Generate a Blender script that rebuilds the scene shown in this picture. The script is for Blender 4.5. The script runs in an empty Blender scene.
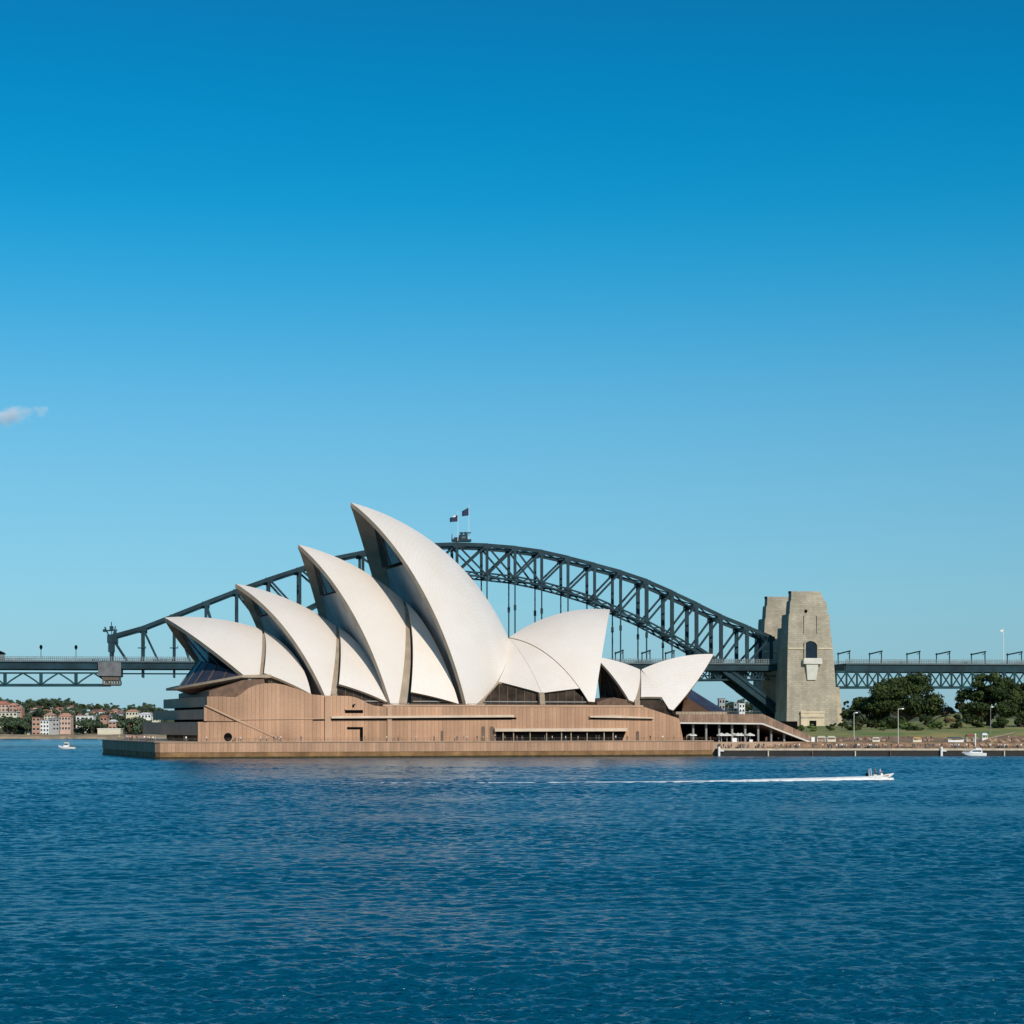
import bpy, bmesh, math, random
import numpy as np
from mathutils import Vector, Matrix
random.seed(7); rng = np.random.default_rng(7)
R = math.radians
scene = bpy.context.scene
COL = scene.collection

# ------------------------------------------------------------------ camera
F_PX, HOR, CAMH = 2000.0, 725.0, 9.5
SEA = -0.5                                  # today's tide
cd = bpy.data.cameras.new('camera'); cam = bpy.data.objects.new('camera', cd); COL.objects.link(cam)
cam.location = (0, 0, CAMH); cam.rotation_euler = (R(90), 0, 0)
cd.sensor_width = 36; cd.lens = 36 * F_PX / 1024; cd.shift_y = (HOR - 512) / 1024
cd.clip_start = 1; cd.clip_end = 20000
scene.camera = cam
# ------------------------------------------------------------------ light
SUN = Vector((0.37, -0.80, 0.52)).normalized()
w = bpy.data.worlds.new("World"); scene.world = w; w.use_nodes = True
nt = w.node_tree; bg = nt.nodes['Background']
sky = nt.nodes.new('ShaderNodeTexSky'); sky.sky_type = 'NISHITA'; sky.sun_disc = False
sky.sun_elevation = math.asin(SUN.z); sky.sun_rotation = math.atan2(SUN.x, SUN.y)
sky.air_density = 1.0; sky.dust_density = 0.3; sky.ozone_density = 1.6
# colour balance of the sky by height above the horizon (sine of the elevation); unseen top darkened to deepen shade
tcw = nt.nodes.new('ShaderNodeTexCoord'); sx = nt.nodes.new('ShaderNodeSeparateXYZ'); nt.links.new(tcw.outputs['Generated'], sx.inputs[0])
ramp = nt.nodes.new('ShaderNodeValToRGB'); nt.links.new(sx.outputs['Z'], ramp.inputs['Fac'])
SKY_TINT = [(0.0,(.38,.67,1.14)), (.012,(.36,.65,1.10)), (.03,(.345,.60,.93)), (.062,(.385,.68,.90)), (.11,(.39,.745,.91)), (.157,(.335,.805,.96)), (.205,(.14,.80,1.01)), (.254,(.010,.775,1.03)), (.337,(.004,.65,.965)), (.75,(.08,.48,.70)), (1.0,(.14,.45,.62))]
while len(ramp.color_ramp.elements) < len(SKY_TINT): ramp.color_ramp.elements.new(.5)
for e, (p, c) in zip(ramp.color_ramp.elements, SKY_TINT): e.position = p
for e, (p, c) in zip(ramp.color_ramp.elements, SKY_TINT): e.color = (*[x*.7 for x in c], 1)
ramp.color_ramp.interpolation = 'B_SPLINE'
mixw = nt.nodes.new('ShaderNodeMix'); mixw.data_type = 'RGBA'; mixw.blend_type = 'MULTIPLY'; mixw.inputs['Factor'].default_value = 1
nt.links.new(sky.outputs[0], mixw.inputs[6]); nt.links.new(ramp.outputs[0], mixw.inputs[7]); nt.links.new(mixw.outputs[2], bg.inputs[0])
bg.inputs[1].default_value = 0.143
sl = bpy.data.lights.new('sun', 'SUN'); so = bpy.data.objects.new('sun', sl); COL.objects.link(so)
sl.energy = 3.6; sl.angle = R(0.5); sl.color = (1.0, 0.90, 0.775)
so.rotation_euler = SUN.to_track_quat('Z', 'Y').to_euler()
scene.view_settings.view_transform = 'Standard'; scene.view_settings.look = 'None'
scene.view_settings.exposure = 0.0; scene.view_settings.gamma = 1.0
scene.cycles.max_bounces = 8; scene.cycles.volume_bounces = 6

# ------------------------------------------------------------------ helpers
def P(px, py, Y):
    return Vector(((px - 512) * Y / F_PX, Y, CAMH + (HOR - py) * Y / F_PX))
def zat(py, Y): return CAMH + (HOR - py) * Y / F_PX
class Frame:
    """a local (s, w, z) frame standing on the water: s along the building, w away from the viewer"""
    def __init__(self, x, y, deg):
        self.x, self.y, self.a = x, y, R(deg); self.c, self.n = math.cos(self.a), math.sin(self.a)
    def s_of(self, px, w):
        k = (px - 512) / F_PX
        return (k * (self.y + w * self.c) - self.x + w * self.n) / (self.c - k * self.n)
    def depth(self, s, w): return self.y + s * self.n + w * self.c
    def pt(self, px, py, w):
        s = self.s_of(px, w); return Vector((s, w, zat(py, self.depth(s, w))))
    def world(self, v): return Vector((self.x + v[0] * self.c - v[1] * self.n, self.y + v[0] * self.n + v[1] * self.c, v[2]))
    def local(self, v):
        dx, dy = v[0] - self.x, v[1] - self.y
        return Vector((dx * self.c + dy * self.n, -dx * self.n + dy * self.c, v[2]))
    def proj(self, v):
        q = self.world(v); return (512 + F_PX * q.x / q.y, HOR - F_PX * (q.z - CAMH) / q.y)

class MB:
    def __init__(self): self.v = []; self.f = []; self.m = []
    def add(self, vs, fs, m=0):
        o = len(self.v); self.v += [tuple(x) for x in vs]
        for f in fs: self.f.append([i + o for i in f]); self.m.append(m)
        return self
    def box(self, x0, x1, y0, y1, z0, z1, m=0):
        vs = [(x0,y0,z0),(x1,y0,z0),(x1,y1,z0),(x0,y1,z0),(x0,y0,z1),(x1,y0,z1),(x1,y1,z1),(x0,y1,z1)]
        return self.add(vs, [(0,3,2,1),(4,5,6,7),(0,1,5,4),(1,2,6,5),(2,3,7,6),(3,0,4,7)], m)
    def bar(self, a, b, w1, h1=None, m=0, up=(0,0,1)):
        a, b = Vector(a), Vector(b); h1 = w1 if h1 is None else h1
        d = (b - a).normalized(); u = Vector(up)
        if abs(d.dot(u)) > .98: u = Vector((1,0,0))
        s = d.cross(u).normalized(); u = s.cross(d)
        s *= w1/2; u *= h1/2
        vs = [a-s-u, a+s-u, a+s+u, a-s+u, b-s-u, b+s-u, b+s+u, b-s+u]
        return self.add(vs, [(0,1,2,3),(7,6,5,4),(0,4,5,1),(1,5,6,2),(2,6,7,3),(3,7,4,0)], m)
    def tube(self, a, b, r0, r1=None, n=8, m=0):
        a, b = Vector(a), Vector(b); r1 = r0 if r1 is None else r1
        d = (b - a).normalized(); u = Vector((0,0,1)) if abs(d.z) < .9 else Vector((1,0,0))
        s = d.cross(u).normalized(); u = s.cross(d); vs = []
        for c, r in ((a, r0), (b, r1)):
            for i in range(n):
                t = 2*math.pi*i/n; vs.append(c + s*math.cos(t)*r + u*math.sin(t)*r)
        fs = [(i, (i+1)%n, n+(i+1)%n, n+i) for i in range(n)] + [tuple(range(n-1,-1,-1)), tuple(range(n, 2*n))]
        return self.add(vs, fs, m)
    def prism(self, poly, y0, y1, m=0):
        """polygon in (x, z) extruded along y"""
        n = len(poly)
        vs = [(x, y0, z) for x, z in poly] + [(x, y1, z) for x, z in poly]
        return self.add(vs, [tuple(range(n)), tuple(range(2*n-1, n-1, -1))] + [(i, n+i, n+(i+1)%n, (i+1)%n) for i in range(n)], m)
    def plan(self, poly, z0, z1, m=0):
        n = len(poly)
        vs = [(x, y, z0) for x, y in poly] + [(x, y, z1) for x, y in poly]
        return self.add(vs, [tuple(range(n-1,-1,-1)), tuple(range(n, 2*n))] + [(i, (i+1)%n, n+(i+1)%n, n+i) for i in range(n)], m)
    def loft(self, rings, m=0, cap=True):
        n = len(rings[0]); vs = [p for r in rings for p in r]; fs = []
        for k in range(len(rings)-1):
            for i in range(n): fs.append((k*n+i, k*n+(i+1)%n, (k+1)*n+(i+1)%n, (k+1)*n+i))
        if cap: fs += [tuple(range(n-1,-1,-1)), tuple(range((len(rings)-1)*n, len(rings)*n))]
        return self.add(vs, fs, m)
    def ball(self, c, rx, ry, rz, n=10, k=6, m=0):
        rings = []
        for j in range(k+1):
            t = -math.pi/2 + math.pi*(j+.02)/(k+.04)
            rings.append([(c[0]+rx*math.cos(t)*math.cos(2*math.pi*i/n), c[1]+ry*math.cos(t)*math.sin(2*math.pi*i/n), c[2]+rz*math.sin(t)) for i in range(n)])
        return self.loft(rings, m)
    def grid(self, pts, m=0, flip=False):
        """pts: list of rows of points"""
        nr, nc = len(pts), len(pts[0]); vs = [p for r in pts for p in r]; fs = []
        for i in range(nr-1):
            for j in range(nc-1):
                q = (i*nc+j, i*nc+j+1, (i+1)*nc+j+1, (i+1)*nc+j); fs.append(q[::-1] if flip else q)
        return self.add(vs, fs, m)
    def mesh(self, name, mats, off=(0,0,0), fix=True, smooth=False):
        me = bpy.data.meshes.new(name)
        me.from_pydata([(x-off[0], y-off[1], z-off[2]) for x, y, z in self.v], [], self.f)
        for m in (mats if isinstance(mats, (list, tuple)) else [mats]): me.materials.append(m)
        me.polygons.foreach_set('material_index', self.m)
        if fix:
            bm = bmesh.new(); bm.from_mesh(me); bmesh.ops.recalc_face_normals(bm, faces=bm.faces); bm.to_mesh(me); bm.free()
        if smooth: me.polygons.foreach_set('use_smooth', [True]*len(me.polygons))
        return me
    def build(self, name, mats, parent=None, off=(0,0,0), **k):
        o = bpy.data.objects.new(name, self.mesh(name, mats, off, **k)); COL.objects.link(o)
        if parent: o.parent = parent
        else: o.location = off
        return o
def tag(o, label=None, cat=None, group=None, kind=None):
    if label: o['label'] = label
    if cat: o['category'] = cat
    if group: o['group'] = group
    if kind: o['kind'] = kind
    return o
def thing(name, label, cat, loc=(0,0,0), rz=0, group=None):
    o = bpy.data.objects.new(name, None); COL.objects.link(o)
    o.location = loc; o.rotation_euler = (0,0,rz); o.empty_display_size = 1
    return tag(o, label, cat, group)
KIDS = {}
def dup(root, loc, rz=0, sc=1, label=None, group=None):
    c = root.copy(); COL.objects.link(c); c.location = loc; c.rotation_euler = (0,0,rz)
    c.scale = (sc, sc, sc) if not isinstance(sc, (tuple, list)) else sc
    if label: c['label'] = label
    if group: c['group'] = group
    for ch in list(root.children):
        k = ch.copy(); COL.objects.link(k); k.parent = c
        for g in list(ch.children):
            h = g.copy(); COL.objects.link(h); h.parent = k
    return c

def mat(name, col, rough=.7, var=.15, scale=.3, col2=None, metal=0, spec=.5, stripes=None, bump=0, detail=4, courses=None, grime=0, fine=0):
    m = bpy.data.materials.new(name); m.use_nodes = True; t = m.node_tree; N, L = t.nodes, t.links
    p = N['Principled BSDF']; p.inputs['Roughness'].default_value = rough; p.inputs['Metallic'].default_value = metal
    p.inputs['Specular IOR Level'].default_value = spec
    tc = N.new('ShaderNodeTexCoord')
    no = N.new('ShaderNodeTexNoise'); no.inputs['Scale'].default_value = scale; no.inputs['Detail'].default_value = detail
    L.new(tc.outputs['Object'], no.inputs['Vector'])
    cr = N.new('ShaderNodeValToRGB'); c2 = col2 or tuple(max(0, c*(1-var)) for c in col)
    c1 = col if col2 else tuple(min(1, c*(1+var)) for c in col)
    cr.color_ramp.elements[0].position = .32; cr.color_ramp.elements[1].position = .68
    cr.color_ramp.elements[0].color = (*c2, 1); cr.color_ramp.elements[1].color = (*c1, 1)
    L.new(no.outputs['Fac'], cr.inputs['Fac']); out = cr.outputs['Color']
    def mul(out, fac, lo, hi):
        mr = N.new('ShaderNodeMapRange'); mr.inputs['To Min'].default_value = lo; mr.inputs['To Max'].default_value = hi
        L.new(fac, mr.inputs['Value'])
        mx = N.new('ShaderNodeMix'); mx.data_type = 'RGBA'; mx.blend_type = 'MULTIPLY'; mx.inputs['Factor'].default_value = 1
        L.new(out, mx.inputs[6]); L.new(mr.outputs['Result'], mx.inputs[7]); return mx.outputs[2]
    if stripes:     # vertical cladding panels: (width, depth of joint, tone variation)
        wd, dk, tv = stripes
        sx = N.new('ShaderNodeSeparateXYZ'); L.new(tc.outputs['Object'], sx.inputs[0])
        ad = N.new('ShaderNodeMath'); ad.operation = 'ADD'; L.new(sx.outputs['X'], ad.inputs[0]); L.new(sx.outputs['Y'], ad.inputs[1])
        dv = N.new('ShaderNodeMath'); dv.operation = 'DIVIDE'; L.new(ad.outputs[0], dv.inputs[0]); dv.inputs[1].default_value = wd
        fr = N.new('ShaderNodeMath'); fr.operation = 'FRACT'; L.new(dv.outputs[0], fr.inputs[0])
        lt = N.new('ShaderNodeMath'); lt.operation = 'GREATER_THAN'; L.new(fr.outputs[0], lt.inputs[0]); lt.inputs[1].default_value = .16
        out = mul(out, lt.outputs[0], dk, 1.0)
        fl = N.new('ShaderNodeMath'); fl.operation = 'FLOOR'; L.new(dv.outputs[0], fl.inputs[0])
        wn = N.new('ShaderNodeTexWhiteNoise'); wn.noise_dimensions = '1D'; L.new(fl.outputs[0], wn.inputs['W'])
        out = mul(out, wn.outputs['Value'], 1-tv, 1+tv)
    if grime:
        mp = N.new('ShaderNodeMapping'); mp.inputs['Scale'].default_value = (1, 1, .12); L.new(tc.outputs['Object'], mp.inputs[0])
        n2 = N.new('ShaderNodeTexNoise'); n2.inputs['Scale'].default_value = .35; n2.inputs['Detail'].default_value = 5
        L.new(mp.outputs[0], n2.inputs['Vector']); out = mul(out, n2.outputs['Fac'], 1-grime, 1+grime)
    if fine:
        n3 = N.new('ShaderNodeTexNoise'); n3.inputs['Scale'].default_value = 1.6; n3.inputs['Detail'].default_value = 6
        L.new(tc.outputs['Object'], n3.inputs['Vector']); out = mul(out, n3.outputs['Fac'], 1-fine, 1+fine)
    if courses:
        sx = N.new('ShaderNodeSeparateXYZ'); L.new(tc.outputs['Object'], sx.inputs[0]); ad = N.new('ShaderNodeMath'); ad.operation = 'ADD'
        L.new(sx.outputs['X'], ad.inputs[0]); L.new(sx.outputs['Y'], ad.inputs[1]); cb = N.new('ShaderNodeCombineXYZ'); L.new(ad.outputs[0], cb.inputs['X']); L.new(sx.outputs['Z'], cb.inputs['Y'])
        br = N.new('ShaderNodeTexBrick'); br.inputs['Scale'].default_value = 1; br.inputs['Brick Width'].default_value = courses[0]; br.inputs['Row Height'].default_value = courses[1]
        br.inputs['Mortar Size'].default_value = .09; br.inputs['Color1'].default_value = (1.08,1.08,1.08,1); br.inputs['Color2'].default_value = (.86,.86,.86,1); br.inputs['Mortar'].default_value = (.74,.74,.74,1)
        L.new(cb.outputs[0], br.inputs['Vector']); mx = N.new('ShaderNodeMix'); mx.data_type = 'RGBA'; mx.blend_type = 'MULTIPLY'; mx.inputs['Factor'].default_value = 1
        L.new(out, mx.inputs[6]); L.new(br.outputs['Color'], mx.inputs[7]); out = mx.outputs[2]
    L.new(out, p.inputs['Base Color'])
    if bump:
        bp = N.new('ShaderNodeBump'); bp.inputs['Strength'].default_value = bump; bp.inputs['Distance'].default_value = .3
        L.new(no.outputs['Fac'], bp.inputs['Height']); L.new(bp.outputs[0], p.inputs['Normal'])
    return m

M = {}
M['steel'] = mat('grey_steel', (.010,.036,.050), .5, .35, .12, spec=.2, grime=.3)
M['steel_green'] = mat('green_grey_steel', (.010,.050,.062), .55, .3, .12, spec=.2)
M['steel_light'] = mat('pale_grey_steel', (.075,.11,.125), .6, .2, .2)
M['asphalt'] = mat('asphalt', (.06,.065,.07), .9, .2, .3)
M['fence'] = mat('fence_wire', (.16,.20,.21), .6, .2, .3)
M['sandstone'] = mat('pylon_granite', (.395,.35,.272), .85, .16, .10, bump=.15, grime=.24, fine=.2, courses=(2.6, 1.25))
M['sandstone_pale'] = mat('pale_granite', (.60,.50,.36), .85, .12, .3, grime=.15)
M['sandstone_warm'] = mat('warm_granite', (.45,.365,.26), .85, .2, .2, grime=.2, fine=.2)
M['plaster'] = mat('pale_render', (.62,.60,.54), .8, .08, .4)
M['dark'] = mat('recess_shade_and_black', (.004,.004,.0045), .8, .2, .3, spec=.05)  # near-black carries the shade of flush openings and ledge undersides; also plain dark parts
M['clad'] = mat('pink_granite_cladding', (.455,.272,.172), .75, .18, .06, stripes=(1.25, .74, .11), grime=.24, fine=.16, spec=.25)
M['clad_plain'] = mat('pink_granite_plain', (.475,.30,.195), .75, .10, .15, grime=.14, fine=.1)
M['paving'] = mat('granite_paving', (.42,.29,.20), .8, .12, .2)
M['seawall'] = mat('seawall_granite', (.44,.265,.17), .78, .16, .06, stripes=(1.1, .76, .12), grime=.28, fine=.18, spec=.25)
M['tide'] = mat('wet_weedy_stone', (.24,.135,.062), .7, .3, .25, spec=.15, grime=.4, fine=.3)
M['weed'] = mat('dark_weed_line', (.045,.036,.012), .6, .4, .5, fine=.3, spec=.2)
M['ledge'] = mat('pale_ledge', (.62,.49,.37), .8, .1, .3, grime=.15)
M['glass_brown'] = mat('bronze_tinted_glass', (.050,.034,.024), .25, .5, .35, spec=.15)
M['concrete'] = mat('rib_concrete', (.36,.285,.205), .8, .14, .25, grime=.2)
M['mouth'] = mat('inner_concrete', (.40,.385,.36), .75, .15, .15, grime=.2)
M['concrete_grey'] = mat('grey_concrete', (.26,.25,.235), .75, .18, .2, grime=.2)
M['bronze'] = mat('bronze_frame', (.12,.08,.05), .5, .2, .4)
M['wood'] = mat('brown_timber', (.13,.07,.04), .6, .3, .6)
M['white'] = mat('white_paint', (.8,.8,.78), .35, .05, .5)
M['cream'] = mat('cream_paint', (.68,.62,.47), .6, .08, .5)
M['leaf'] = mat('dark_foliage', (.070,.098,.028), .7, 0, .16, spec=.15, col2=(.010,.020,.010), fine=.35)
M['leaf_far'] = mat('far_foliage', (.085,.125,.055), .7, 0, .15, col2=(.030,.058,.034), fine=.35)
M['leaf_bright'] = mat('bright_foliage', (.12,.17,.035), .6, 0, .4, col2=(.06,.11,.02), fine=.3)
M['leaf_dry'] = mat('brown_foliage', (.16,.10,.05), .7, 0, .4, col2=(.08,.05,.03), fine=.3)
M['bark'] = mat('bark', (.09,.06,.04), .9, .3, .8)
M['red'] = mat('red_paint', (.45,.05,.03), .5, .15, .5)
M['orange_canvas'] = mat('ochre_canvas', (.62,.38,.12), .8, .12, .6)
M['navy'] = mat('navy_cloth', (.015,.03,.075), .8, .2, .8)
M['foam'] = mat('white_foam', (.86,.88,.88), .6, .06, 1.2)

def glass(name, col, rough=.08, spec=.6):
    m = mat(name, col, rough, .25, .18, spec=spec); return m
M['glass'] = glass('dark_glass', (.018,.030,.036))
M['glass_blue'] = glass('blue_glass', (.012,.050,.085), .12)
M['glass_violet'] = mat('violet_glass_roof', (.045,.045,.068), .4, .25, .3, stripes=(1.5,.7,.15))
M['glass_amber'] = glass('amber_glass', (.10,.055,.03), .15)

def tile_material():
    m = bpy.data.materials.new('ivory_tiles'); m.use_nodes = True; t = m.node_tree; N, L = t.nodes, t.links
    p = N['Principled BSDF']; p.inputs['Roughness'].default_value = .42
    uv = N.new('ShaderNodeUVMap'); uv.uv_map = 'UVMap'
    br = N.new('ShaderNodeTexBrick'); br.inputs['Scale'].default_value = 1
    br.inputs['Color1'].default_value = (.87,.80,.735,1); br.inputs['Color2'].default_value = (.835,.765,.70,1)
    br.inputs['Mortar'].default_value = (.775,.71,.65,1); br.inputs['Mortar Size'].default_value = .07
    br.inputs['Brick Width'].default_value = 1.0; br.inputs['Row Height'].default_value = 1.0; br.offset = .5
    L.new(uv.outputs[0], br.inputs['Vector'])
    tc = N.new('ShaderNodeTexCoord'); no = N.new('ShaderNodeTexNoise'); no.inputs['Scale'].default_value = .07; no.inputs['Detail'].default_value = 5
    L.new(tc.outputs['Object'], no.inputs['Vector'])
    cr = N.new('ShaderNodeValToRGB'); cr.color_ramp.elements[0].position = .3; cr.color_ramp.elements[0].color = (.955,.935,.90,1)
    cr.color_ramp.elements[1].position = .65; cr.color_ramp.elements[1].color = (1,1,1,1); L.new(no.outputs['Fac'], cr.inputs['Fac'])
    mx = N.new('ShaderNodeMix'); mx.data_type = 'RGBA'; mx.blend_type = 'MULTIPLY'; mx.inputs['Factor'].default_value = 1
    L.new(br.outputs['Color'], mx.inputs[6]); L.new(cr.outputs['Color'], mx.inputs[7]); L.new(mx.outputs[2], p.inputs['Base Color'])
    return m
M['tile'] = tile_material()

# ------------------------------------------------------------------ water
def water_material():
    m = bpy.data.materials.new('harbour_water'); m.use_nodes = True; t = m.node_tree; N, L = t.nodes, t.links
    p = N['Principled BSDF']; p.inputs['Base Color'].default_value = (.0001,.067,.124,1)
    p.inputs['Roughness'].default_value = .10; p.inputs['IOR'].default_value = 1.46; p.inputs['Specular IOR Level'].default_value = .5
    tc = N.new('ShaderNodeTexCoord'); mp = N.new('ShaderNodeMapping'); mp.inputs['Scale'].default_value = (.55, 1.0, 1); L.new(tc.outputs['Object'], mp.inputs[0])
    sy = N.new('ShaderNodeSeparateXYZ'); L.new(tc.outputs['Object'], sy.inputs[0])      # the small chop lies down towards the sheltered shore
    lee = N.new('ShaderNodeMapRange'); lee.inputs['From Min'].default_value = 110; lee.inputs['From Max'].default_value = 330; lee.inputs['To Min'].default_value = 1; lee.inputs['To Max'].default_value = .35; L.new(sy.outputs['Y'], lee.inputs['Value'])
    last = None
    for sc, di, de in ((7.0, .075, 2), (2.4, .20, 3)):
        no = N.new('ShaderNodeTexNoise'); no.inputs['Scale'].default_value = sc; no.inputs['Detail'].default_value = de; L.new(mp.outputs[0], no.inputs['Vector'])
        bp = N.new('ShaderNodeBump'); bp.inputs['Strength'].default_value = 1; bp.inputs['Distance'].default_value = di
        L.new(no.outputs['Fac'], bp.inputs['Height']); L.new(lee.outputs[0], bp.inputs['Strength'])
        if last: L.new(last.outputs[0], bp.inputs['Normal'])
        last = bp
    L.new(last.outputs[0], p.inputs['Normal'])
    # slow patches of wind on the surface
    n2 = N.new('ShaderNodeTexNoise'); n2.inputs['Scale'].default_value = 1; n2.inputs['Detail'].default_value = 3
    m2 = N.new('ShaderNodeMapping'); m2.inputs['Scale'].default_value = (.006,.03,1); L.new(tc.outputs['Object'], m2.inputs[0]); L.new(m2.outputs[0], n2.inputs['Vector'])
    mr = N.new('ShaderNodeMapRange'); mr.inputs['From Min'].default_value = .3; mr.inputs['From Max'].default_value = .7
    mr.inputs['To Min'].default_value = .17; mr.inputs['To Max'].default_value = .22
    L.new(n2.outputs['Fac'], mr.inputs['Value']); L.new(mr.outputs[0], p.inputs['Roughness'])
    return m
M['water'] = water_material()
def fan_sheet():
    r = [14.0, 22, 30, 38, 44]
    while r[-1] < 1480: r.append(r[-1] + (.036 + .00115*r[-1] if r[-1] < 170 else .138 + .00055*r[-1]) + (.0006*(r[-1]-650) if r[-1] > 650 else 0))
    r = np.array(r + list(np.linspace(1500, 6000, 30)), np.float32)
    mid = np.linspace(-R(17), R(17), 800); st = mid[1]-mid[0]; out = R(17) + np.cumsum(st*np.minimum(1.022**np.arange(1, 260), 12)); out = out[out < R(74)]
    ang = np.concatenate([-out[::-1], mid, out]).astype(np.float32)
    X = r[:, None]*np.sin(ang)[None]; Y = r[:, None]*np.cos(ang)[None]; Z = np.zeros_like(X)
    g = np.random.default_rng(3)
    cell = np.maximum(np.gradient(r)[:, None], r[:, None]*np.gradient(ang)[None]*.5)
    # gusts: slow patches where the chop is higher
    gust = 1 + .35*np.sin(X*.021+Y*.013+1)*np.sin(Y*.034-X*.006) + .25*np.sin(Y*.11+X*.017)*np.sin(X*.045+2)
    for i in range(110):
        lam = .30*math.exp(g.random()**1.35*math.log(5.5/.30)); k = 2*math.pi/lam
        th = R(96) + g.normal()*.46
        amp = .0074*lam**.62 * (0.5+g.random())
        fade = np.clip((lam/cell - 2.0)/2, 0, 1).astype(np.float32)
        if fade.max() == 0: continue
        n = int(np.nonzero(fade.max(1))[0].max())+1
        sn = np.sin(np.float32(k)*(X[:n]*np.float32(math.cos(th))+Y[:n]*np.float32(math.sin(th))) + np.float32(g.random()*6.28))
        Z[:n] += np.float32(amp*.62)*fade[:n]*(sn + .22*sn*np.abs(sn))
    Z *= gust
    Z += SEA
    nr, nc = X.shape
    co = np.stack([X, Y, Z], -1).reshape(-1, 3).astype(np.float32)
    i = np.arange(nr-1)[:, None]*nc + np.arange(nc-1)[None]
    f = np.stack([i, i+1, i+nc+1, i+nc], -1).reshape(-1, 4)[:, ::-1].astype(np.int32)
    me = bpy.data.meshes.new('water'); me.vertices.add(len(co)); me.vertices.foreach_set('co', co.ravel())
    me.loops.add(f.size); me.loops.foreach_set('vertex_index', f.ravel()); me.polygons.add(len(f))
    me.polygons.foreach_set('loop_start', np.arange(0, f.size, 4, dtype=np.int32)); me.polygons.foreach_set('use_smooth', np.ones(len(f), bool))
    me.update(calc_edges=True); me.materials.append(M['water'])
    o = bpy.data.objects.new('water', me); COL.objects.link(o); o['kind'] = 'structure'
fan_sheet()
mb = MB(); mb.add([(-9000,-2500,-1.1),(9000,-2500,-1.1),(9000,12000,-1.1),(-9000,12000,-1.1)], [(0,1,2,3)])
tag(mb.build('open_sea', M['water']), kind='structure')

# ------------------------------------------------------------------ terrain
def smooth(a, b, x): t = min(1, max(0, (x-a)/(b-a))); return t*t*(3-2*t)
QUAY_Y = 645.0
def hsouth(x, y):
    d = y - QUAY_Y
    if d < 8: return 1.85
    z = 1.85 + 2.0*smooth(8, 13, d) + .45*smooth(13, 34, d)
    px = 512 + F_PX*x/y
    right = smooth(820, 980, px)
    z += (2.7 + 1.3*right)*smooth(34, 95, d) + 1.6*smooth(80, 240, d) + (2.6*right)*smooth(150, 400, d)
    z += 4.5*math.exp(-((px-948)/15)**2)*smooth(95, 165, d)
    z += .25*math.sin(x*.11)*smooth(30, 60, d) + .2*math.sin(y*.09+x*.05)*smooth(40, 80, d)
    return z
def ground_material():
    m = mat('parkland_ground', (.36,.29,.10), .95, 0, .07, col2=(.13,.20,.045), fine=.3, bump=.3)
    return m
mb = MB(); rows = []
ys = [QUAY_Y+.4, 650, 652.9, 654, 656, 658, 661, 665, 670] + list(np.linspace(676, 760, 22)) + list(np.linspace(770, 1500, 40))
for y in ys:
    rows.append([(x, y, hsouth(x, y)) for x in np.linspace(66, 900, 150)])
mb.grid(rows); tag(mb.build('park_ground', ground_material(), smooth=True), kind='structure')
# promenade paving and brown earth bank as thin sheets on the ground
mb = MB(); mb.grid([[(x, y, hsouth(x, y)+.03) for x in np.linspace(66.5, 700, 120)] for y in (QUAY_Y+.6, 648, 652.5)])
tag(mb.build('promenade', mat('promenade_paving', (.36,.26,.18), .9, .2, .4, fine=.3)), kind='structure')
mb = MB(); mb.grid([[(x, y + (3*math.sin(x*.07)+2*math.sin(x*.19) if y > 670 else 0), 0) for x in np.linspace(66.5, 700, 160)] for y in (653.2, 655, 657, 659, 663, 668, 675, 682, 690, 700)])
mb.v = [(x, y, hsouth(x, y)+.07) for x, y, z in mb.v]
tag(mb.build('earth_bank', mat('red_brown_earth', (.46,.265,.155), .95, 0, .30, col2=(.12,.085,.05), fine=.7, bump=.3)), kind='structure')
# diagonal path up the grass at the right
mb = MB(); a = []
for i in range(30):
    t = i/29; px = 930 + 85*t; y = 672 + 4*math.sin(t*3) + 40*t*t
    x = (px-512)*y/F_PX; a.append((x, y))
mb.grid([[(x, y-1.6, hsouth(x, y-1.6)+.14) for x, y in a], [(x, y+1.6, hsouth(x, y+1.6)+.14) for x, y in a]])
tag(mb.build('path', mat('pale_gravel', (.46,.36,.23), .95, .15, .5)), kind='structure')
# the quay wall
base = thing('quay_wall', 'low dark quay wall with pale coping along the waterfront right of the white-shelled hall', 'seawall', (66.5, QUAY_Y, 0))
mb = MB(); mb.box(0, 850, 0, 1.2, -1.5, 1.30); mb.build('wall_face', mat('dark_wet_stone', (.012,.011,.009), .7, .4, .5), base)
mb = MB(); mb.box(0, 850, -.25, 2.2, 1.303, 1.93); mb.build('coping', mat('pale_coping', (.55,.45,.34), .8, .18, .5, fine=.2), base)
for i, px in enumerate([768, 812, 855, 890, 1004]):
    x = (px-512)*QUAY_Y/F_PX-66.5
    MB().tube((x, -.5, -1), (x, -.5, 1.1), .22).build('fender_pile', M['wood'] if i % 2 else M['cream'], base)

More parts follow.
